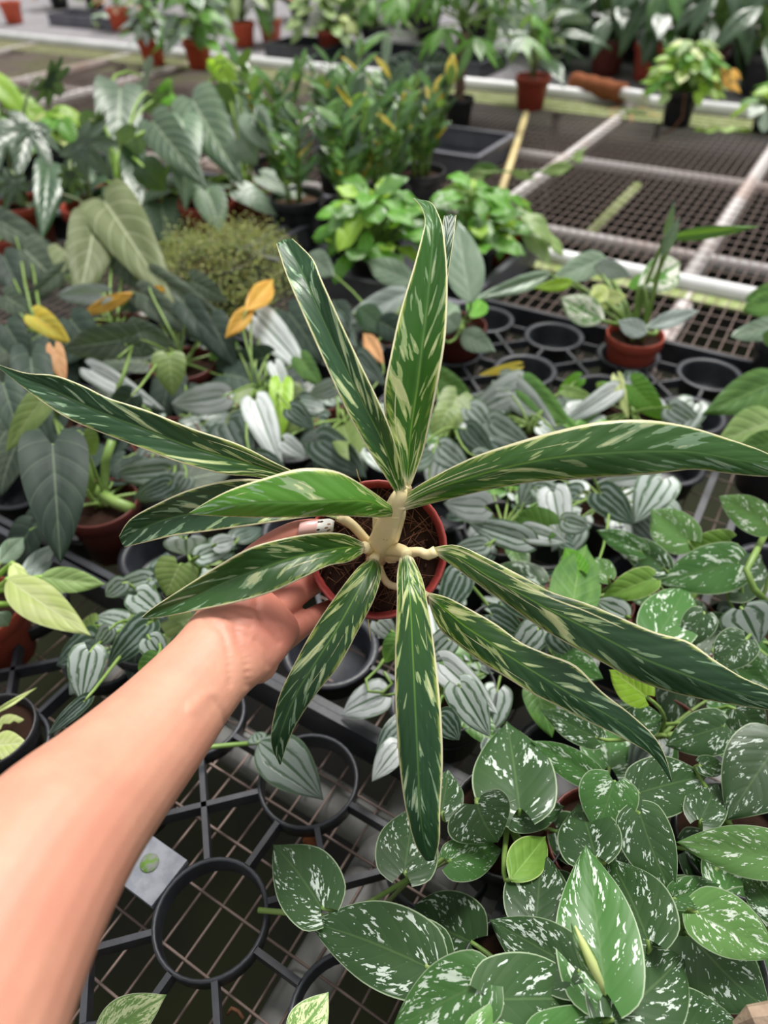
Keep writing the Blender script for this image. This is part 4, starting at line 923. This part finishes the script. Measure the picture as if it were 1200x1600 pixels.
for x, y, lab in ((95, 12, 'low row of seedlings in the far left tray'), (150, 14, 'low seedlings left of the pink plant'), (235, 22, 'leafy background plant behind the silvery bush'), (330, 26, 'leafy background plant behind the lush green pot'), (470, 30, 'pale background plant behind the creamy bush'), (560, 40, 'green background plant at the top centre'), (640, 42, 'green background plant behind the money tree top')):
    rosette('background_plant', lab, x, y, 'pot_black', .08, 26, .14, .45, .03, .22 if x > 200 else .08, .22, 'ovate', ['green', 'grey_green', 'dark', 'cream_varieg'] if x > 200 else ['velvet', 'tan', 'olive'])
# red-potted lily
t, g, top = rosette('red_pot_lily', 'drooping broad-leaved plant in a red pot standing on the mesh', 828, 170, 'pot', .068, 12, .20, .3, .06, .22, .09, 'lance', ['dark', 'dark', 'grey_green'], droop=(-.9, .3), pet='petiole_dark')
for bx, by, tx, ty, w in ((803, 20, 815, 76, 30), (812, 20, 858, 68, 24), (805, 18, 762, 32, 24), (860, 12, 925, 35, 22), (800, 90, 785, 70, 14), (840, 95, 880, 88, 12), (830, 40, 850, -10, 30), (815, 30, 800, -5, 26)):
    dpt = (g-CAM).dot(F_)-.03; b = P(bx, by, dpt); e = P(tx, ty, dpt-.02)
    add_leaf(t, 'lance', 'grey_green', b, e-b, CAM-b, (e-b).length, w*dpt/FOC, g+Vector((0, 0, top)), 'petiole_dark')
# coir pole lying on its side
mp = thing('moss_pole', 'brown coir moss pole with a white core lying on the mesh', 'pole', G(940, 146, MZ+.03))
q0, q1, q2 = G(897, 128, .0), G(972, 146, .0), G(1012, 153, .0)
put('coir_wrap', MB().tube([q0 + (q1-q0)*i/10 for i in range(11)], [.036 + .003*math.sin(i*2.1) for i in range(11)], 16).mesh('coir_wrap', MT['coir']), mp)
put('core', MB().tube([q1 - (q1-q0)*.05, q2], .021, 16).mesh('core', MT['white']), mp)
rosette('root_scrap', 'dried reddish roots lying before the coir pole', 985, 176, None, 0, 7, .07, .12, .0, .015, .12, 'lance', ['tan', 'pink'], droop=(-.05, .1))[0]['category'] = 'debris'
# yellow-green trailing plant
t, g, top = rosette('trailing_plant', 'yellow-green trailing plant in a black pot on the mesh', 1055, 196, 'pot_black', .062, 90, .062, .6, .02, .17, .14, 'ovate', ['lime', 'pale_green', 'pale', 'lime', 'bright'], droop=(0, .9), hs=1.1)
for k in range(9):
    a = .3*k; add_leaf(t, 'ovate', 'orange', g+Vector((.11+.03*math.cos(a*5), -.03*k/4, .16+.02*math.sin(a*7))), Vector((1, -.5, -.6)), Vector((0, -.6, 1)), .05, .028, None)
put('hanging_vine', MB().tube([g+Vector((-.02, -.07, .12)), g+Vector((-.02, -.10, .05)), g+Vector((-.05, -.11, .01)), g+Vector((-.08, -.10, 0))], .004, 8).mesh('hanging_vine', MT['fiber']), t)
for k in range(6): add_leaf(t, 'ovate', 'lime', g+Vector((.03+.03*k, -.10-.02*(k % 2), .01)), Vector((1, -.4, .1)), Vector((0, -.4, 1)), .04, .024, None)
rosette('edge_trailer', 'light green vine at the right edge beyond the wire mesh', 1192, 205, 'pot_black', .05, 16, .07, .7, .0, .08, .10, 'round', ['bright', 'lime', 'grey_green'])
# bamboo cane
tag(put('bamboo_cane', MB().tube([G(822, 178, -.01), G(800, 248, -.012), G(777, 318, -.03)], [.012, .0125, .012], 12).mesh('bamboo_cane', MT['bamboo'])), 'short yellow bamboo cane lying on the mesh below the red pot', 'cane')
# money tree
t, g, top = rosette('money_tree', 'money tree with braided trunk and green palmate leaves', 716, 196, 'pot_black', .055, 0, .1, .3, 0, 0, .1, 'lance', ['green'])
for k in range(3):
    put('trunk', MB().tube([g+Vector((.010*math.cos(k*2.1+i*.9), .010*math.sin(k*2.1+i*.9), top*.9+i*.024)) for i in range(10)], .010, 10).mesh('trunk', MT['trunk']), t)
crown = g+Vector((0, 0, top*.9+.22))
for i in range(26):
    a = i*2.4; el = random.uniform(-.15, 1.2); rr_ = random.uniform(.10, .27)
    c = crown + Vector((math.cos(a)*rr_*math.cos(el), math.sin(a)*rr_*math.cos(el), rr_*math.sin(el)*1.1 + .02))
    for k in range(5):
        aa = a + (k-2)*.75; d = Vector((math.cos(aa), math.sin(aa), random.uniform(-.75, -.2)))
        add_leaf(t, 'lance', random.choice(['bright', 'green', 'bright', 'grey_green']), c, d, Vector((0, -.2, 1)), random.uniform(.10, .15), .034, crown if k == 2 else None, 'petiole', .002)
# alocasia
t, g, top = rosette('arrow_leaf_plant', 'dark arrow-leaved plant with white veins left of the money tree', 640, 215, 'pot_black', .055, 0, .1, .3, 0, 0, .1, 'lance', ['green'])
dpt = (g-CAM).dot(F_)
for bx, by, tx, ty, w, dd in ((640, 108, 600, 128, 34, -.05), (655, 133, 628, 162, 56, -.10), (660, 100, 695, 98, 30, 0), (690, 120, 640, 150, 26, .0)):
    b = P(bx, by, dpt+dd); e = P(tx, ty, dpt+dd-.04); add_leaf(t, 'heart', 'alocasia', b, e-b, CAM-b, (e-b).length*1.3, w*1.35*dpt/FOC, g+Vector((0, 0, top)), 'petiole_dark', .003)
# loose vine shoot over the mesh
vs_ = thing('vine_shoot', 'thin leafy vine shoot stretching over the empty mesh', 'vine', G(720, 290, MZ+.004))
vp = [G(*q) for q in ((690,300,.06),(730,272,.07),(790,268,.06),(850,268,.05),(890,250,.07),(915,232,.09))]
put('stem', MB().tube(vp, .003, 8).mesh('stem', MT['petiole']), vs_)
for k, (x, y, tx, ty, w) in enumerate(((735,270,785,262,14),(760,270,720,282,12),(850,268,905,258,12),(895,248,918,240,12),(800,268,835,280,8),(700,298,745,290,16))):
    b = G(x, y, .065); e = G(tx, ty, .06); add_leaf(vs_, 'ovate', 'pale_green' if k else 'green', b, e-b, CAM-b, (e-b).length, w*1.5/540, None)
# ribbed heart-leaf plants
group([('ribbed heart-leaf plant in a red pot behind the lobed plants', 'ribbed_plant', 200, 335, .0, 'pot', .065, MZ+.006),
       ('ribbed heart-leaf plant in the red pot with many pale green stalks', 'ribbed_plant', 262, 345, .0, 'pot', .065, MZ+.006),
       ('ribbed heart-leaf plant in the front red pot with the broadest leaf', 'ribbed_plant', 330, 362, .0, 'pot', .068, MZ+.006),
       ('ribbed heart-leaf plant in the red pot beside the upright stems', 'ribbed_plant', 395, 340, .0, 'pot', .065, MZ+.006)],
 [(150,190,128,218,42),(370,148,398,204,62),(372,218,402,256,54,'grey_green'),(225,262,260,300,48,'dark'),(210,240,216,322,42,'dark'),(225,120,250,132,62,'silvery'),(262,147,296,138,36,'bright'),(240,150,262,178,50),(340,150,372,176,50,'plow'),(345,128,385,150,50,'grey_green'),
  (285,188,288,268,64),(240,192,302,268,64),(188,138,184,218,76),(300,156,354,246,80),(338,98,366,138,34,'lime',.03),(335,100,318,112,20,'lime',.03),(210,215,170,240,44),(395,180,420,230,50,'grey_green')],
 .20, .05, 'heart', 'plow', 6, ['plow', 'dark', 'grey_green'], 'petiole_lime', .0032, .05, .11, .10)
# lobed plants, back left
group([('lobed-leaf plant with star-shaped leaf on a dark stalk at the left edge', 'lobed_plant', 50, 360, .0, 'pot', .065, MZ+.006),
       ('lobed-leaf plant with silvery fingered leaf left of the ribbed plants', 'lobed_plant', 150, 365, .0, 'pot', .065, MZ+.006)],
 [(30,190,20,240,80,'green',0,0,'ovate'),(75,265,68,348,44,'dark',-.03,0,'heart'),(20,280,10,330,60,'lobed'),(110,270,115,310,50,'lobed'),(5,200,0,262,70,'lobed'),(150,190,170,210,60,'lobed'),(45,200,32,268,120),(125,225,172,268,130),(75,124,108,150,100,'lobed',.05)],
 .20, .05, 'lobed', 'lobed', 5, ['lobed'], 'petiole_dark', .003, .05, .10, .08)
rosette('lime_plant', 'glowing lime-leaved plant behind the lobed plants at the left edge', 20, 268, 'pot_black', .06, 22, .13, .6, .06, .20, .16, 'heart', ['lime', 'lime', 'bright', 'grey_green'], z=MZ+.006)
rosette('lime_plant', 'glowing lime-leaved plant between the lobed and ribbed plants', 118, 285, 'pot_black', .06, 14, .10, .6, .04, .12, .10, 'heart', ['lime', 'pale', 'bright'], z=MZ+.006)
rosette('low_green', 'small green shoot in a red pot below the lobed leaves', 40, 420, 'pot', .05, 6, .07, .5, .0, .04, .05, 'ovate', ['bright', 'green'], z=MZ+.006)
# upright stems with paired leaflets
def zz(label, x, y, n, hmax, pot='pot_black', r=.068, yel=.08):
    g = G(x, y, MZ+.006); t = thing('upright_plant', label, 'plant', g); add_pot(t, g, r, pot, 'soil_light' if y > 360 else 'soil'); top = r*1.45
    for s in range(n):
        a = s*2.4+x; lean = random.uniform(.12, .4); h = hmax*random.uniform(.62, .88); c = g+Vector((.02*math.cos(a), .02*math.sin(a), top))
        pts = [c + Vector((math.cos(a)*lean*h*(k/8)**1.6, math.sin(a)*lean*h*(k/8)**1.6, h*k/8)) for k in range(9)]
        st = put('stem', MB().tube(pts, [.0052-.0004*k for k in range(9)], 8).mesh('stem', MT['petiole']), t)
        for k in range(2, 9):
            for sd_ in (-1, 1):
                az = a+sd_*1.35+random.uniform(-.8, .8); d = Vector((math.cos(az), math.sin(az), random.uniform(.5, 1.6)))
                L = random.uniform(.05, .08); mt = 'yellow' if random.random() < yel else random.choice(['zz', 'zz', 'dark', 'green'])
                add_leaf(st, 'oval', mt, pts[k], d, Vector((math.cos(a+3.14)*.4, -.3, 1)), L, L*.40, None, name='leaflet')
zz('upright paired-leaf plant in the round black pot with a single brown stem', 470, 378, 3, .26)
zz('upright paired-leaf plant in the black pot behind the bright green plants', 548, 392, 5, .25, yel=.06)
zz('upright paired-leaf plant behind the tall blade', 600, 368, 6, .27)
zz('upright paired-leaf plant with yellow leaflets left of the cane', 655, 335, 6, .24, yel=.22)
zz('upright paired-leaf plant beside the ribbed leaves', 440, 318, 5, .28)
zz('upright paired-leaf plant at the back of the upright group', 530, 300, 6, .26)
zz('upright paired-leaf plant in front of the money tree', 615, 290, 5, .22, yel=.15)
# tiny-leaved ground cover
gc = G(348, 468, .0); t = thing('ground_cover', 'tiny-leaved creeping ground cover mound in a low pot', 'plant', G(348, 468, MZ+.006))
add_pot(t, gc + Vector((0, 0, MZ+.006)), .075, 'pot_black')
mb = MB(); rg = random.Random(5); uvl = []
for i in range(9000):
    a = rg.uniform(0, 6.28); r = .17*math.sqrt(rg.random()); hh = .07*(1-(r/.18)**2) + .025*math.sin(a*5+r*60)*math.sin(r*70+a*3) + rg.gauss(0, .018) + .045
    c = gc + Vector((r*math.cos(a)*1.05, r*math.sin(a), hh)); d = Vector((rg.uniform(-1, 1), rg.uniform(-1, 1), rg.uniform(-.3, .6))).normalized()
    s = d.cross(Vector((rg.uniform(-.4, .4), rg.uniform(-.6, .2), 1))).normalized(); L = rg.uniform(.004, .008); b = len(mb.v)
    mb.v += [c, c+d*L*.5+s*L*.3, c+d*L, c+d*L*.5-s*L*.3]; mb.f.append((b, b+1, b+2, b+3))
hm = mb.mesh('tiny_leaves', MT['herb'], False); ul = hm.uv_layers.new(name='UVMap'); ul.data.foreach_set('uv', [c for i in range(9000) for c in (0, .5, .5, .8, 1, .5, .5, .2)])
tag(put('tiny_leaves', hm, t), kind='stuff')
# bright green wavy plants
rosette('wavy_plant', 'bright green wavy-leaved plant left of the tall blade', 585, 455, 'pot_black', .06, 64, .068, .6, .02, .13, .11, 'wavy', ['bright', 'bright', 'lime', 'green'], z=MZ+.006, droop=(-.7, .3))
rosette('wavy_plant', 'bright green wavy-leaved plant between the tall blade and the grey tray', 730, 445, 'pot_black', .06, 56, .065, .6, .02, .12, .10, 'wavy', ['bright', 'bright', 'lime', 'green'], z=MZ+.006, droop=(-.7, .3))
rosette('wavy_plant', 'bright green wavy-leaved plant in the tilted orange-red pot', 778, 405, 'pot_orange', .055, 14, .11, .42, .0, .08, .08, 'wavy', ['bright', 'green', 'pale_green'], z=MZ+.006, droop=(-.5, .4))

# ------------------------------------------------------------------ one group for each kind that repeats
GR = {'satin_vine': 'satin vines in the lower right', 'spotted_vine': 'spotted vines on the right', 'silver_vine': 'silver-striped vines on the near bench', 'velvet_plant': 'velvet-leaved plants on the left',
      'variegated_cutting': 'variegated cuttings at the bottom edge', 'fern_bush': 'light green bushes at the back', 'dark_lily': 'dark glossy plants of the back row', 'background_plant': 'plants along the top edge',
      'ribbed_plant': 'ribbed heart-leaf plants', 'lobed_plant': 'lobed-leaf plants', 'lime_plant': 'lime-leaved plants', 'upright_plant': 'upright paired-leaf plants', 'wavy_plant': 'bright green wavy-leaved plants',
      'carrier_tray': 'black carrier trays', 'nursery_tray': 'nursery trays', 'wire_bench': 'wire mesh benches'}
for o in C.objects:
    if o.parent is None and 'label' in o:
        k = o.name.split('.')[0]
        if k in GR: o['group'] = GR[k]
